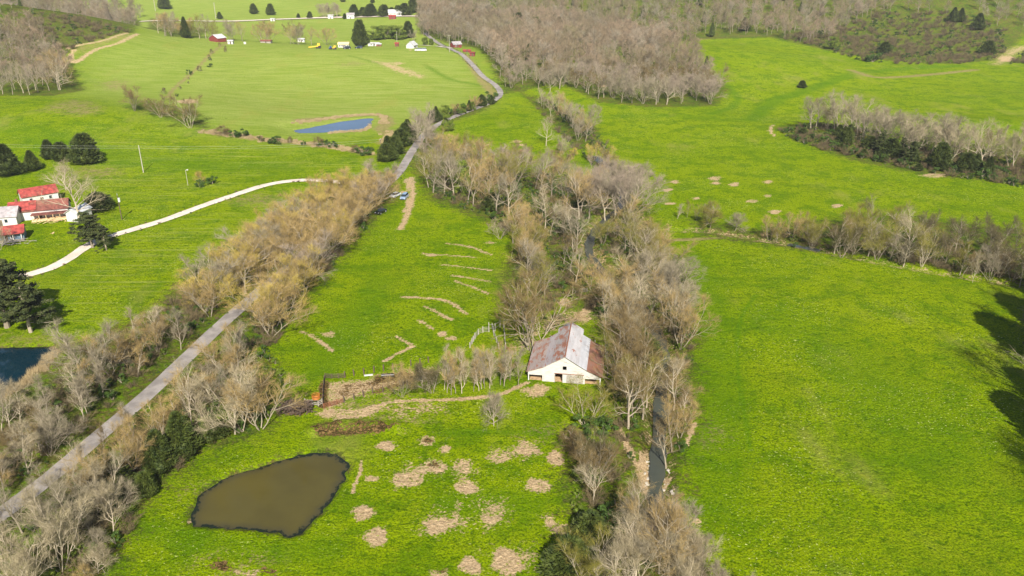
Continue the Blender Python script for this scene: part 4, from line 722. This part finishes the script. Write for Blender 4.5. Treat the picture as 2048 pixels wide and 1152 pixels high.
M_RUST = simple('rusty_steel', (.20, .07, .03), .8, .4, 4); M_STEEL = simple('galvanised_steel', (.62, .62, .62), .4, .1, 2, .3); M_HAYB = simple('straw', (.36, .235, .12), .95, .3, 2); M_BLACK = simple('black_rubber', (.015, .015, .015), .6, .1); M_PWOOD = simple('pale_pole_wood', (.34, .31, .25), .8, .15, 2)
def barn_roof_mat(name, rust, grey=(.40, .37, .36)):
    m, n, l, b = mat(name); k = N(m); o = k.obj()
    sh = k.noise(k.scale(o, (.9, .35, 1)), 1.2, 5, .7); a = k.noise(k.scale(o, (1.4, .25, 1)), .8, 3, .6)
    c = k.mix(k.ramp(a, .35, .65), grey, tuple(x * .8 for x in grey)); c = k.mix(k.ramp(sh, .62 - rust, .74 - rust, 0, .9), c, (.30, .10, .045)); c = k.mix(k.ramp(k.noise(o, .7, 5, .75), .68 - rust, .84 - rust, 0, .7), c, (.22, .12, .09))
    w = n.new('ShaderNodeTexWave'); w.inputs['Scale'].default_value = 1.1; w.bands_direction = 'Y'; l.new(o, w.inputs[0]); c = k.mix(k.ramp(w.outputs[1], .1, .0, 0, .35), c, (.12, .07, .05))
    l.new(c, b.inputs['Base Color']); b.inputs['Roughness'].default_value = .55; b.inputs['Metallic'].default_value = .15; l.new(k.bump(w.outputs[1], .5, .05), b.inputs['Normal']); return m
def barn():
    bx, by = g(1129, 765.5); o = thing('barn', 'white board barn with rust streaked metal roof beside the creek', 'barn', (bx, by, zat(bx, by)), R(-8.5))
    m, n, l, b = mat('barn_boards'); k = N(m); oc = k.obj(); w = n.new('ShaderNodeTexWave'); w.bands_direction = 'Z'; w.inputs['Scale'].default_value = 1.6; l.new(oc, w.inputs[0])
    c = k.mix(k.ramp(k.noise(k.scale(oc, (.5, .5, 3)), 1.5, 4, .7), .4, .75), (.50, .47, .43), (.30, .27, .23)); c = k.mix(k.ramp(w.outputs[1], .12, 0, 0, .5), c, (.35, .32, .28)); l.new(c, b.inputs['Base Color']); b.inputs['Roughness'].default_value = .8
    D = 13.5; xl, jl, jr, xr = -7.5, -4.3, 4.1, 7.3
    prof = [(xl, 2.2), (jl, 3.45), (0, 6.0), (jr, 3.35), (xr, 1.9)]
    # front wall pieces round the door and the hay window
    W = MB(); t = .14
    def panel(x0, x1, z0, za, zb): W.add([(x, yy, z) for yy in (0, t) for x, z in ((x0, z0), (x1, z0), (x1, zb), (x0, za))], [(0, 1, 2, 3), (7, 6, 5, 4), (0, 4, 5, 1), (1, 5, 6, 2), (2, 6, 7, 3), (3, 7, 4, 0)])
    def top(x): return float(np.interp(x, [p[0] for p in prof], [p[1] for p in prof])) - .05
    panel(jl, -1.95, 0, top(jl), top(-1.95)); panel(-1.95, -.45, 2.05, top(-1.95), top(-.45)); panel(-.45, 0, 0, 2.9, 2.9)
    panel(-.75 + .3, 0, 3.85, top(-.45), top(0)); panel(0, .35, 3.85, top(0), top(.35)); panel(0, .35, 0, 2.9, 2.9); panel(.35, jr, 0, top(.35), top(jr))
    panel(xl, jl, 1.35, top(xl), top(jl)); panel(jr, xr, 1.25, top(jr), top(xr)); W.build('front_wall', m, o)
    S = MB(); S.box((jl, D / 2, 1.6), (.14, D - .3, 3.2)); S.box((jr, D / 2 + 1.0, 1.55), (.14, D - 2.3, 3.1)); S.box((xl + .2, D / 2 + 2, 1.0), (.12, D - 4.2, 1.95)); S.box((xr - .2, D / 2 + 2, .85), (.12, D - 4.2, 1.65)); S.build('side_wall', M_WOOD, o)
    B = MB(); B.prism([(xl + .3, 0), (xr - .3, 0), (xr - .3, 1.7), (jr, 3.1), (0, 5.7), (jl, 3.2), (xl + .3, 2.0)], D - .25, D - .1); B.build('rear_wall', M_WOOD, o)
    for (x, z) in ((xl + .12, 1.4), (jl - .15, 1.4), (xr - .12, 1.3)): MB().box((x, .12, z / 2), (.2, .2, z)).build('post', M_WHITE, o)
    dr = MB(); dr.box((2.05, -.1, 1.05), (3.3, .07, 1.95))
    for q in range(12): dr.box((.5 + q * .28, -.145, 1.05), (.03, .02, 1.95))
    dd = dr.build('sliding_door', M_WOOD, o); MB().bar((-2.1, -.12, 2.1), (3.9, -.12, 2.1), .1, .08).build('door_track', M_RUST, o)
    wf = MB(); wf.bar((-.5, -.04, 2.9), (.4, -.04, 2.9), .08); wf.bar((-.5, -.04, 3.85), (.4, -.04, 3.85), .08); wf.bar((-.5, -.04, 2.9), (-.5, -.04, 3.85), .08); wf.bar((.4, -.04, 2.9), (.4, -.04, 3.85), .08); wf.build('hay_window_frame', M_WHITE, o)
    MB().box((.1, .0, 4.75), (.55, .1, .06)).build('hay_hook_beam', M_BROWNW, o)
    df = MB(); df.bar((-2.0, -.04, 0), (-2.0, -.04, 2.05), .12); df.bar((-.42, -.04, 0), (-.42, -.04, 2.05), .12); df.build('door_frame', M_WOOD, o)
    def slab(x0, z0, x1, z1, y0, y1, dz=0): mb = MB(); mb.prism([(x0, z0 + dz), (x1, z1 + dz), (x1, z1 + dz + .09), (x0, z0 + dz + .09)], y0, y1); return mb
    slab(-2.75, 4.42, 0, 6.05, -.45, D + 2.6, .05).build('roof', barn_roof_mat('barn_roof_rusty', .17), o)
    slab(0, 6.05, 2.75, 4.32, -.45, D + 2.6, .05).build('roof', barn_roof_mat('barn_roof_pale', .05, (.52, .50, .50)), o)
    slab(jl, 3.45, -2.72, 4.40, -.42, D, .03).build('roof', barn_roof_mat('barn_roof_grey', .08, (.42, .37, .37)), o); slab(xl - .3, 2.1, jl + .02, 3.46, -.40, D - .3).build('roof', barn_roof_mat('barn_roof_tan', .14, (.38, .31, .28)), o)
    slab(2.72, 4.34, jr + .3, 3.35, -.42, D, .03).build('roof', barn_roof_mat('barn_roof_white', 0, (.56, .56, .58)), o); slab(jr + .28, 3.33, xr + .35, 1.85, -.40, D - .3).build('roof', barn_roof_mat('barn_roof_brown', .33, (.28, .18, .15)), o)
    MB().bar((0, -.5, 6.2), (0, D + 2.65, 6.2), .22, .05).build('ridge_cap', M_RUST, o)
    hb = MB(); hb.prism([(-2.6, 4.4), (2.6, 4.3), (0, 5.95)], D + 2.3, D + 2.4); hb.build('hay_hood_gable', M_WHITE, o)
    MB().box((-3.5, D + 1.4, 2.6), (1.7, 1.6, .1), 0, R(-8)).build('rear_shed_roof', M_STEEL, o); MB().box((-3.5, D + 1.4, 1.25), (1.5, 1.4, 2.5)).build('rear_shed', M_WOOD, o)
    MB().box((0, D / 2, .03), (14.4, D - .6, .06)).build('dirt_floor', M_HAYB, o)
    hp = MB()
    for i in range(26): hp.box((random.uniform(-7, 7), random.uniform(2.5, 9), .3), (random.uniform(.8, 1.6), 1, random.uniform(.3, 1.1)), random.uniform(0, 3))
    tag(hp.build('hay_pile', M_HAYB), 'loose straw heaped inside the open barn bays', 'hay pile').location = o.location
    bpy.data.objects['hay_pile'].rotation_euler = (0, 0, R(-8.5))
random.seed(33); barn()

M_FWHITE = simple('far_white_boards', (.50, .49, .46), .8, .12, .6); M_FROOF = simple('far_metal_roof', (.42, .41, .40), .6, .2, .5)
def house(name, label, px, py, rz, w, d, h, rh, mw, mr, windows=(), group=None, cat='house', chimney=False, door=True, over=.4):
    if py < 120: w, d, h, rh = w * .66, d * .66, h * .62, rh * .62; windows = [q * .66 for q in windows]; mw = M_FWHITE if mw is M_WHITE else mw; mr = M_FROOF if mr in (M_STEEL, M_WHITE) else mr
    x, y = g(px, py); o = thing(name, label, cat, (x, y, zat(x, y) - .1), rz, group)    # local x along ridge, gable ends at +-w/2, front at -y
    b = MB(); b.box((0, 0, h / 2), (w, d, h)); b.add([(sx * w / 2, yy, z) for sx in (-1, 1) for yy, z in ((-d / 2, h), (d / 2, h), (0, h + rh))], [(0, 2, 1), (3, 4, 5)]); b.build('wall', mw, o)
    r = MB()
    for s in (-1, 1):
        e = over; k = rh / (d / 2); P = [(-w / 2 - e, s * (d / 2 + e), h - k * e), (w / 2 + e, s * (d / 2 + e), h - k * e), (w / 2 + e, 0, h + rh + .02), (-w / 2 - e, 0, h + rh + .02)]
        Q = [(a, b_, c + .14) for a, b_, c in P]; r.add(P + Q, [(0, 1, 2, 3), (7, 6, 5, 4), (0, 4, 5, 1), (1, 5, 6, 2), (2, 6, 7, 3), (3, 7, 4, 0)])
    ro = r.build('roof', mr, o)
    if chimney: MB().box((w * .2, 0, h + rh + .5), (.6, .6, 1.4)).build('chimney', M_RUST, ro)
    for wx in windows:
        f = MB().box((wx, -d / 2 - .03, h * .55), (1.1, .08, 1.3)).build('window', M_WHITE, o); MB().box((wx, -d / 2 - .08, h * .55), (.85, .04, 1.05)).build('pane', M_GLASS, f)
    if door: MB().box((0.3, -d / 2 - .04, 1.05), (.95, .08, 2.1)).build('door', M_BROWNW, o)
    return o
# farmhouse group at the left
house('farmhouse', 'white farmhouse wing with bright red roof, upper of two', 80, 402, R(40), 11, 6, 3.2, 2.0, M_WHITE, M_REDROOF, (-3, 3))
h2 = house('farmhouse', 'long white farmhouse with faded red roof and torn porch', 84, 432, R(20), 17, 7, 3.2, 2.2, M_WHITE, M_RUSTR, (-6,))
MB().box((-6.5, 1, 5.6), (.7, .7, 1.3)).build('chimney', M_RUST, h2); MB().box((2.5, 4.6, 1.3), (6, 2.4, 2.6)).build('lean_to', M_WHITE, h2); MB().box((2.5, 4.7, 2.75), (6.4, 2.8, .12), 0, R(-14)).build('lean_to_roof', M_RUSTR, h2)
pr = MB(); pr.prism([(-2, 2.2), (8.6, 2.2), (8.6, 2.3), (-2, 2.3)], -6.6, -3.4); pr.build('porch_roof', M_RUSTR, h2)
MB().box((-4.6, -1.9, 4.6), (8.2, 4.1, .1), 0, R(32)).build('red_roof_panel', M_REDROOF, h2)
for q in range(6): MB().box((-1.6 + q * 2.0, -6.4, 1.1), (.14, .14, 2.2)).build('porch_post', M_LUMBER, h2)
MB().box((3.3, -5, .35), (10.4, 3.1, .3)).build('porch_floor', M_LUMBER, h2)
house('outbuilding', 'white shed with sloped pale roof right of farmhouse', 160, 437, R(80), 7, 4, 3, 1.2, M_WHITE, M_STEEL, (), None, 'shed')
house('farmhouse', 'white house with weathered grey metal roof at left edge', 8, 446, R(14), 10, 7, 3.2, 2.2, M_WHITE, M_GREYROOF, (2,))
h4 = house('porch_house', 'blue grey porch building with red roof and white posts', 14, 478, R(25), 10, 6, 2.8, 1.3, M_BLUEW, M_REDROOF, (-2, 2))
for q in range(5): MB().box((-4.4 + q * 2.2, -3.6, 1.3), (.22, .22, 2.6)).build('porch_post', M_WHITE, h4)
MB().box((0, -3.7, .3), (10, 1.6, .5)).build('porch_deck', M_WOOD, h4); MB().box((0, -3.45, 2.75), (10.4, 1.6, .12), 0, R(12)).build('porch_roof', M_REDROOF, h4)
def pile(name, label, cat, px, py, n, L, spread, m, zr=.8):
    x, y = g(px, py); mb = MB()
    for i in range(n): mb.box((random.gauss(0, spread), random.gauss(0, spread * .5), random.uniform(.05, zr)), (random.uniform(.4, 1) * L, random.uniform(.1, .25), .06), random.uniform(0, 3.14), random.uniform(-.3, .3), random.uniform(-.35, .35))
    o = mb.build(name, m); o.location = (x, y, zat(x, y)); return tag(o, label, cat)
pile('lumber_pile', 'torn porch lumber heaped before the long farmhouse', 'lumber', 105, 441, 60, 3, 2.6, M_LUMBER); pile('lumber_pile', 'broken grey planks heaped before the porch building', 'lumber', 28, 486, 50, 3, 2.4, M_WOOD)
pile('brush_pile', 'brown brush pile beside the orange feeder', 'brush pile', 592, 822, 420, 1.8, 1.5, M_BROWNW, 1.7)
pile('board', 'weathered plank lying left of the driveway pine', 'board', 107, 406 + 61, 3, 2, .3, M_LUMBER, .2)
# far farm
house('barn', 'distant red walled barn with white metal roof', 436, 83, R(60), 13, 15, 5, 4, M_REDW, M_STEEL, (), None, 'barn', door=False)
house('shed', 'small white shed right of the distant red barn', 462, 88, 0, 6, 5, 4, 1, M_WHITE, M_STEEL, (), None, 'shed')
house('shed', 'low rusty roofed shed among distant bare trees', 533, 86, R(-5), 13, 6, 3, 1.2, M_WOOD, M_RUSTR, (), None, 'shed'); house('trailer_home', 'small white trailer under distant bare trees', 603, 84, 0, 9, 5, 4.5, 1, M_WHITE, M_STEEL, (-2, 2), None, 'trailer')
house('porch_house', 'white house with open railing porch left of the tall conifer', 688, 95, 0, 12, 6, 4.5, 2, M_WHITE, M_LUMBER, (-4, -1.5, 2, 4.5), None)
house('trailer_home', 'long white trailer with brown end right of tall conifer', 748, 92, 0, 14, 5, 4, .8, M_WHITE, M_STEEL, (-3, 1), None, 'trailer'); house('shed', 'brown end shed attached to the long white trailer', 758, 92.5, 0, 6, 4.5, 3, .8, M_RUSTR, M_STEEL, (), None, 'shed')
house('white_house', 'white gabled house facing the field on the far farm', 824, 96, R(75), 12, 9, 4, 4, M_WHITE, M_STEEL, (-3,), None)
house('shed', 'small red shed left of the white gabled house', 794, 93, 0, 4, 4, 4, 1, M_REDW, M_REDROOF, (), None, 'shed')
house('barn', 'red barn where the road enters the large wood', 912, 95, R(35), 11, 8, 4.5, 3, M_REDW, M_GREYROOF, (-2,), None, 'barn'); house('shed', 'flat red roofed shed below the roadside red barn', 934, 104, R(-5), 8, 5, 2.2, .8, M_REDW, M_REDROOF, (), None, 'shed'); house('shed', 'boxy red shed lowest beside the upper road', 945, 112, R(-10), 5, 4, 4, .8, M_REDW, M_REDW, (), None, 'shed')
house('farmhouse', 'grey white farmhouse among evergreens behind the far road', 790, 33, R(10), 22, 12, 7, 5, M_WHITE, M_STEEL, (-7, 7), None); house('shed', 'tiny red shed in front of the far road', 785, 38, 0, 11, 7, 5, 2, M_REDW, M_REDROOF, (), None, 'shed'); house('white_house', 'small white house left of the far evergreens', 702, 37, 0, 13, 9, 7, 3, M_WHITE, M_GREYROOF, (-3, 3), None); house('shed', 'white box shed beside the far roadside trees', 662, 37, 0, 9, 7, 6, 1, M_WHITE, M_WHITE, (), None, 'shed'); house('shed', 'white hut alone on the far pasture', 546, 42, 0, 7, 5, 4, 1, M_WHITE, M_WHITE, (), None, 'shed')

# vehicles
def paint(name, c, rough=.25): m, n, l, b = mat(name); b.inputs['Base Color'].default_value = (*c, 1); k = N(m); l.new(k.mix(k.ramp(k.noise(k.obj(), 3, 4), .4, .7), c, tuple(x * .85 for x in c)), b.inputs['Base Color']); b.inputs['Roughness'].default_value = rough; b.inputs['Coat Weight'].default_value = .6; return m
def car(label, px, py, rz, m, kind='sedan', s=1.0):
    x, y = g(px, py); o = thing('parked_car', label, 'car', (x, y, zat(x, y)), rz, 'cars parked at the edge of the small field'); o.scale = (s, s, s)
    hb = 1.05 if kind == 'suv' else .92; ht = 1.72 if kind == 'suv' else 1.42
    pr = [(-2.3, .35), (-2.32, .7), (-2.15, hb - .1), (-1.1, hb), (1.0 if kind == 'sedan' else 1.9, hb), (2.2, hb - .05), (2.32, .7), (2.28, .35), (1.85, .28), (-1.9, .28)]
    b = MB(); n = len(pr)
    for yy, k in ((-.9, .97), (-.82, 1.0), (.82, 1.0), (.9, .97)): b.v += [(a * k, yy, c if abs(yy) < .85 else c * .93 + .03) for a, c in pr]
    for r_ in range(3):
        for i in range(n): b.f.append((r_ * n + i, r_ * n + (i + 1) % n, (r_ + 1) * n + (i + 1) % n, (r_ + 1) * n + i))
    b.f += [tuple(range(n))[::-1], tuple(3 * n + i for i in range(n))]; b.build('body', m, o)
    x0, x1, x2, x3 = (-1.2, -.55, 1.0, 1.75) if kind == 'sedan' else (-1.25, -.6, 1.85, 2.15)
    c = MB(); c.add([(x0, -.8, hb), (x3, -.8, hb), (x2, -.64, ht - .06), (x1, -.64, ht - .06), (x0, .8, hb), (x3, .8, hb), (x2, .64, ht - .06), (x1, .64, ht - .06)], [(0, 1, 2, 3), (7, 6, 5, 4), (0, 3, 7, 4), (1, 5, 6, 2), (3, 2, 6, 7)]); c.build('windows', M_GLASS, o)
    MB().box(((x1 + x2) / 2, 0, ht - .04), (x2 - x1 + .1, 1.3, .06)).build('roof', m, o)
    for sx in (-1.42, 1.42):
        for sy in (-1, 1):
            w = MB().tube([(sx, sy * .70, .34), (sx, sy * .93, .34)], .34, 14).build('wheel', M_BLACK, o); MB().tube([(sx, sy * .9, .34), (sx, sy * .945, .34)], .2, 10).build('rim', M_STEEL, w)
    for sy in (-1, 1): MB().box((-2.27, sy * .62, .72), (.1, .34, .16)).build('headlight', M_STEEL, o); MB().box((2.29, sy * .66, .75), (.08, .28, .18)).build('tail_light', M_REDROOF, o); MB().box((-.95, sy * 1.0, hb + .06), (.16, .2, .12)).build('mirror', m, o)
    MB().box((-2.31, 0, .52), (.06, 1.1, .14)).build('grille', M_BLACK, o)
    return o
car('white sedan parked beside the roadside trees', 791, 393, R(62), paint('white_car', (.75, .75, .73)), 'sedan', 1.05)
car('blue silver wagon parked at the dirt track', 809, 397, R(80), paint('blue_silver', (.22, .30, .42)), 'suv', 1.05)
car('black sedan parked lowest against the roadside trees', 762, 426, R(66), paint('black_car', (.012, .013, .016)), 'sedan', 1.05)
for lab, px, py, rz, c in (('dark pickup size car under the tall far conifer', 718, 97, 0, (.02, .03, .06)), ('dark car in front of the far porch house', 694, 98, R(20), (.02, .02, .03)), ('white car parked below the far white house', 846, 102, 0, (.7, .7, .7)), ('second white car just left of the other below far house', 837, 102, R(8), (.6, .6, .6))):
    o = car(lab, px, py, rz, paint('far_car', c), 'suv', 1.2); o['group'] = 'cars on the far farm'
def machine(label, px, py, m, s=1.0, long=True):
    x, y = g(px, py); o = thing('farm_machine', label, 'tractor', (x, y, zat(x, y)), R(5)); o.scale = (s, s, s)
    MB().box((.6, 0, 1.2), (2.4, 1.2, .8)).build('hood', m, o); MB().box((1.2, 0, 2.3), (1.5, 1.5, 1.5)).build('cab', m, o)
    if long: MB().bar((-.5, 0, 1.3), (-5, 0, .8), .4, .5).build('boom', m, o)
    for sx, r in ((.0, .6), (1.6, .9)):
        for sy in (-.8, .8): MB().tube([(sx, sy - .2, r), (sx, sy + .2, r)], r, 14).build('wheel', M_BLACK, o)
machine('yellow grader standing on the far field edge', 634, 97, M_YELLOW, 1.2); machine('small yellow tractor beside the grader', 667, 99, M_YELLOW, .9, False); machine('blue implement left of small yellow tractor', 659, 99, paint('blue_paint', (.02, .06, .2)), .8, False)
tag(MB().tube([(0, 0, 0), (0, 0, 1.6)], 1.0, 16).build('water_tank', M_WHITE), 'white tank alone on the far field edge', 'tank').location = put(490, 88)

# poles and wires
def pole(label, px, py, h, m, top='cross', r=.16, lean=(0, 0)):
    x, y, z = put(px, py); o = thing('utility_pole', label, 'utility pole', (x, y, z)); o.rotation_euler = (*lean, 0)
    MB().tube([(0, 0, -.4), (0, 0, h)], [r, r * .75], 8).build('pole', m, o)
    if top == 'transformer': MB().tube([(.35, -.1, h - 2.2), (.35, -.1, h - .9)], .36, 10).build('transformer', M_STEEL, o); MB().tube([(0, 0, h), (0, 0, h + .6)], .05, 5).build('insulator', M_STEEL, o)
    if top == 'cross': MB().tube([(0, 0, h), (0, 0, h + .35)], .08, 6).build('insulator', M_STEEL, o)
    if top == 'lamp': MB().bar((0, 0, h - .2), (.7, 0, h), .08).build('arm', M_STEEL, o); MB().tube([(.7, 0, h - .2), (.7, 0, h + .15)], .32, 8).build('lamp', M_WHITE, o)
    if top == 'bar': MB().bar((-1.4, 0, h - .4), (1.4, 0, h - .4), .15).build('crossarm', m, o)
    return (x, y, z + h)
P1 = pole('tall pale pole alone in the left pasture', 287, 345, 10.5, M_PWOOD, 'cross', .2); P2 = pole('pole with grey transformer beside the farmhouse', 244, 439, 8.2, M_BROWNW, 'transformer'); pole('short yard lamp pole by the pasture shrubs', 376, 371, 6.0, M_PWOOD, 'lamp', .1)
P3 = pole('brown pole at the cedar clump by the road', 764, 322, 9, M_BROWNW, 'cross', .14); pole('far pole on the top left pasture', 311, 22, 18, M_PWOOD, 'bar', .35); pole('far pole beside the dark bush', 432, 38, 18, M_PWOOD, 'bar', .35); pole('pole before the far white house', 794, 84, 9, M_PWOOD, 'cross', .2); pole('pole beside the road at the red barn', 899, 104, 12, M_PWOOD, 'bar', .2)
wr = MB(); wx0 = (P1[0] - 130, P1[1] + 10, P1[2] + 2)
for off in (0, -.9):
    for a, b in ((wx0, P1), (P1, P3)):
        wr.tube([(a[0] + (b[0] - a[0]) * t, a[1] + (b[1] - a[1]) * t, a[2] + (b[2] - a[2]) * t - 5 * t * (1 - t) + off) for t in [i / 12 for i in range(13)]], .014, 4)
tag(wr.build('power_line', M_STEEL), 'thin pale power wires crossing the left pasture', 'power line')

# corral, gates, chute, feeder
def fence(name, label, pts, h, m, rails=0, spacing=None, cat='fence', pr=.11, group=None, planks=False):
    W = [put(*p) for p in pts]; o = thing(name, label, cat, W[0], 0, group); b0 = Vector(W[0])
    L = [Vector(p) - b0 for p in W]; P = []
    for a, b in zip(L[:-1], L[1:]):
        n = max(1, round((b - a).length / spacing)) if spacing else 1
        P += [a.lerp(b, i / n) for i in range(n)]
    P.append(L[-1])
    for p in P: MB().tube([p + Vector((0, 0, -.2)), p + Vector((random.uniform(-.06, .06), 0, h * random.uniform(.93, 1.05)))], pr, 6).build('post', m, o)
    if rails:
        r = MB()
        for a, b in zip(P[:-1], P[1:]):
            for k in range(rails): z = Vector((0, 0, h * (k + .7) / rails * .92)); r.bar(a + z, b + z, .05, .16 if planks else .05)
        r.build('rail', m, o)
    return o
fence('wire_fence', 'wire fence of dark posts along the corral top side', [(690, 755), (708, 751.5), (728, 749), (748, 745), (767, 742), (786, 739), (822, 732), (840, 729), (857, 725)], 1.5, M_BROWNW, 0, None, pr=.14)
fence('wire_fence', 'wire fence of dark posts along the corral lower side', [(688, 805), (708, 799), (727, 793), (745, 786), (766, 784), (784, 778), (804, 772), (824, 766)], 1.4, M_BROWNW, 0, None, pr=.14)
fence('board_fence', 'dark board fence at the left end of the corral', [(649, 762), (647, 788), (646, 812)], 1.4, M_BROWNW, 4, 2.4, planks=True)
fence('pipe_gate', 'brown pipe gate at the corral upper corner', [(650, 756), (664, 757), (677, 756.5), (690, 756)], 1.2, M_BROWNW, 6, None, 'gate', .06); fence('pipe_gate', 'rusty pipe gate at the corral lower corner', [(648, 817), (660, 813), (674, 809), (687, 805)], 1.2, M_RUST, 6, None, 'gate', .06)
fence('rail_fence', 'weathered rail fence between brush pile and corral', [(610, 808), (625, 810), (637, 812), (645, 808)], 1.2, M_WOOD, 3, None, planks=True)
fence('loading_pen', 'curved pale board pen beyond the slender grove', [(940, 696), (944, 688), (950, 678), (957, 669), (966, 665), (978, 664)], 1.5, M_PWOOD, 4, 1.6); fence('loading_pen', 'tall pale framed gateway right of the curved pen', [(978, 661), (990, 662), (1000, 654), (1008, 655)], 2.0, M_PWOOD, 2, None)
fence('board_fence', 'pale board fence dropping down from the gateway, left', [(985, 658), (988, 672), (993, 685), (998, 698)], 1.5, M_PWOOD, 3, 2.4, planks=True); fence('board_fence', 'pale board fence dropping down from the gateway, right', [(1007, 655), (1009, 670), (1010, 685), (1011, 697)], 1.5, M_PWOOD, 3, 2.4, planks=True)
fence('pipe_gate', 'rust red gate between pens and barn', [(1012, 698), (1018, 704), (1025, 710)], 1.2, M_RUST, 5, None, 'gate', .06); fence('pipe_gate', 'small grey gate on the creek path behind barn', [(1156, 585), (1164, 585), (1174, 584)], 1.2, M_WOOD, 4, None, 'gate', .07)
fence('wire_fence', 'row of pale posts right of the barn', [(1190, 690), (1205, 700), (1215, 712)], 1.3, M_PWOOD, 0, None)
def feeder():
    x, y, z = put(632, 797); o = thing('hay_feeder', 'orange round hay feeder left of the corral', 'hay feeder', (x, y, z)); K = 20; o.scale = (.66, .66, .7)
    for zz in (.15, .6, 1.15): MB().tube([(1.15 * math.cos(t), 1.15 * math.sin(t), zz) for t in [2 * math.pi * i / K for i in range(K + 1)]], .06, 5).build('ring', M_ORANGE, o)
    u = MB()
    for i in range(K): a = 2 * math.pi * i / K; u.bar((1.15 * math.cos(a), 1.15 * math.sin(a), .1), (1.15 * math.cos(a + .1), 1.15 * math.sin(a + .1), 1.5), .06)
    u.build('upright_bars', M_ORANGE, o); MB().tube([(0, 0, 0), (0, 0, .35)], 1.05, 16).build('sheet_base', M_ORANGE, o)
feeder()
def trough():
    x, y, z = put(776, 753); o = thing('water_trough', 'long black trough with pale rim in the corral', 'trough', (x, y, z), R(6))
    b = MB(); b.box((0, 0, .08), (2.6, .7, .08)); b.box((0, -.35, .3), (2.6, .06, .5)); b.box((0, .35, .3), (2.6, .06, .5)); b.box((-1.3, 0, .3), (.06, .76, .5)); b.box((1.3, 0, .3), (.06, .76, .5)); b.build('tub', M_BLACK, o); MB().bar((-1.3, -.36, .57), (1.3, -.36, .57), .08).build('rim', M_STEEL, o)
trough()
tag(MB().box((0, 0, .1), (1.8, .5, .12), .2).build('feed_bunk', M_WHITE), 'flat white board on the corral grass edge', 'board').location = put(737, 751)
# rocks on the creek bank
random.seed(4); rk = []
M_ROCK = simple('pale_limestone', (.36, .32, .25), .85, .25, 3)
def rock(s):
    mb = MB(); K = 8
    for i in range(5):
        for j in range(K): a = 2 * math.pi * j / K; t = i / 4; r = s * math.sin(math.pi * (.1 + .8 * t)) * random.uniform(.8, 1.2); mb.v.append((r * math.cos(a), r * math.sin(a) * .8, s * .6 * (t - .3) * 1.2))
    mb.f = [(i * K + j, i * K + (j + 1) % K, (i + 1) * K + (j + 1) % K, (i + 1) * K + j) for i in range(4) for j in range(K)] + [tuple(range(K))[::-1], tuple(32 + j for j in range(K))]
    return mb.mesh('rock', M_ROCK)
rms = [rock(.5) for _ in range(4)]
for i in range(46):
    px, py = (random.gauss(1300, 7), random.uniform(905, 990)) if i < 34 else (random.gauss(1332, 6), random.uniform(930, 985))
    o = bpy.data.objects.new('rock', rms[i % 4]); COL.objects.link(o); o.location = put(px, py); s = random.uniform(.25, 1.0); o.scale = (s * random.uniform(.8, 1.5), s, s * .7); o.rotation_euler = (0, 0, random.uniform(0, 6)); tag(o, 'pale limestone rock on the creek bank below the barn', 'rock', 'pale rocks on the creek bank')
# ------------------------------------------------------------------ air
hm = bpy.data.materials.new('haze'); hm.use_nodes = True; hn = hm.node_tree.nodes; hn.remove(hn['Principled BSDF'])
pv = hn.new('ShaderNodeVolumePrincipled'); pv.inputs['Color'].default_value = (.93, .95, 1, 1); pv.inputs['Density'].default_value = .00009; pv.inputs['Anisotropy'].default_value = .2
hm.node_tree.links.new(pv.outputs[0], hn['Material Output'].inputs['Volume'])
hz_o = MB().box((0, 3200, 70), (20400, 7800, 300)).build('haze', hm); hz_o['kind'] = 'stuff'
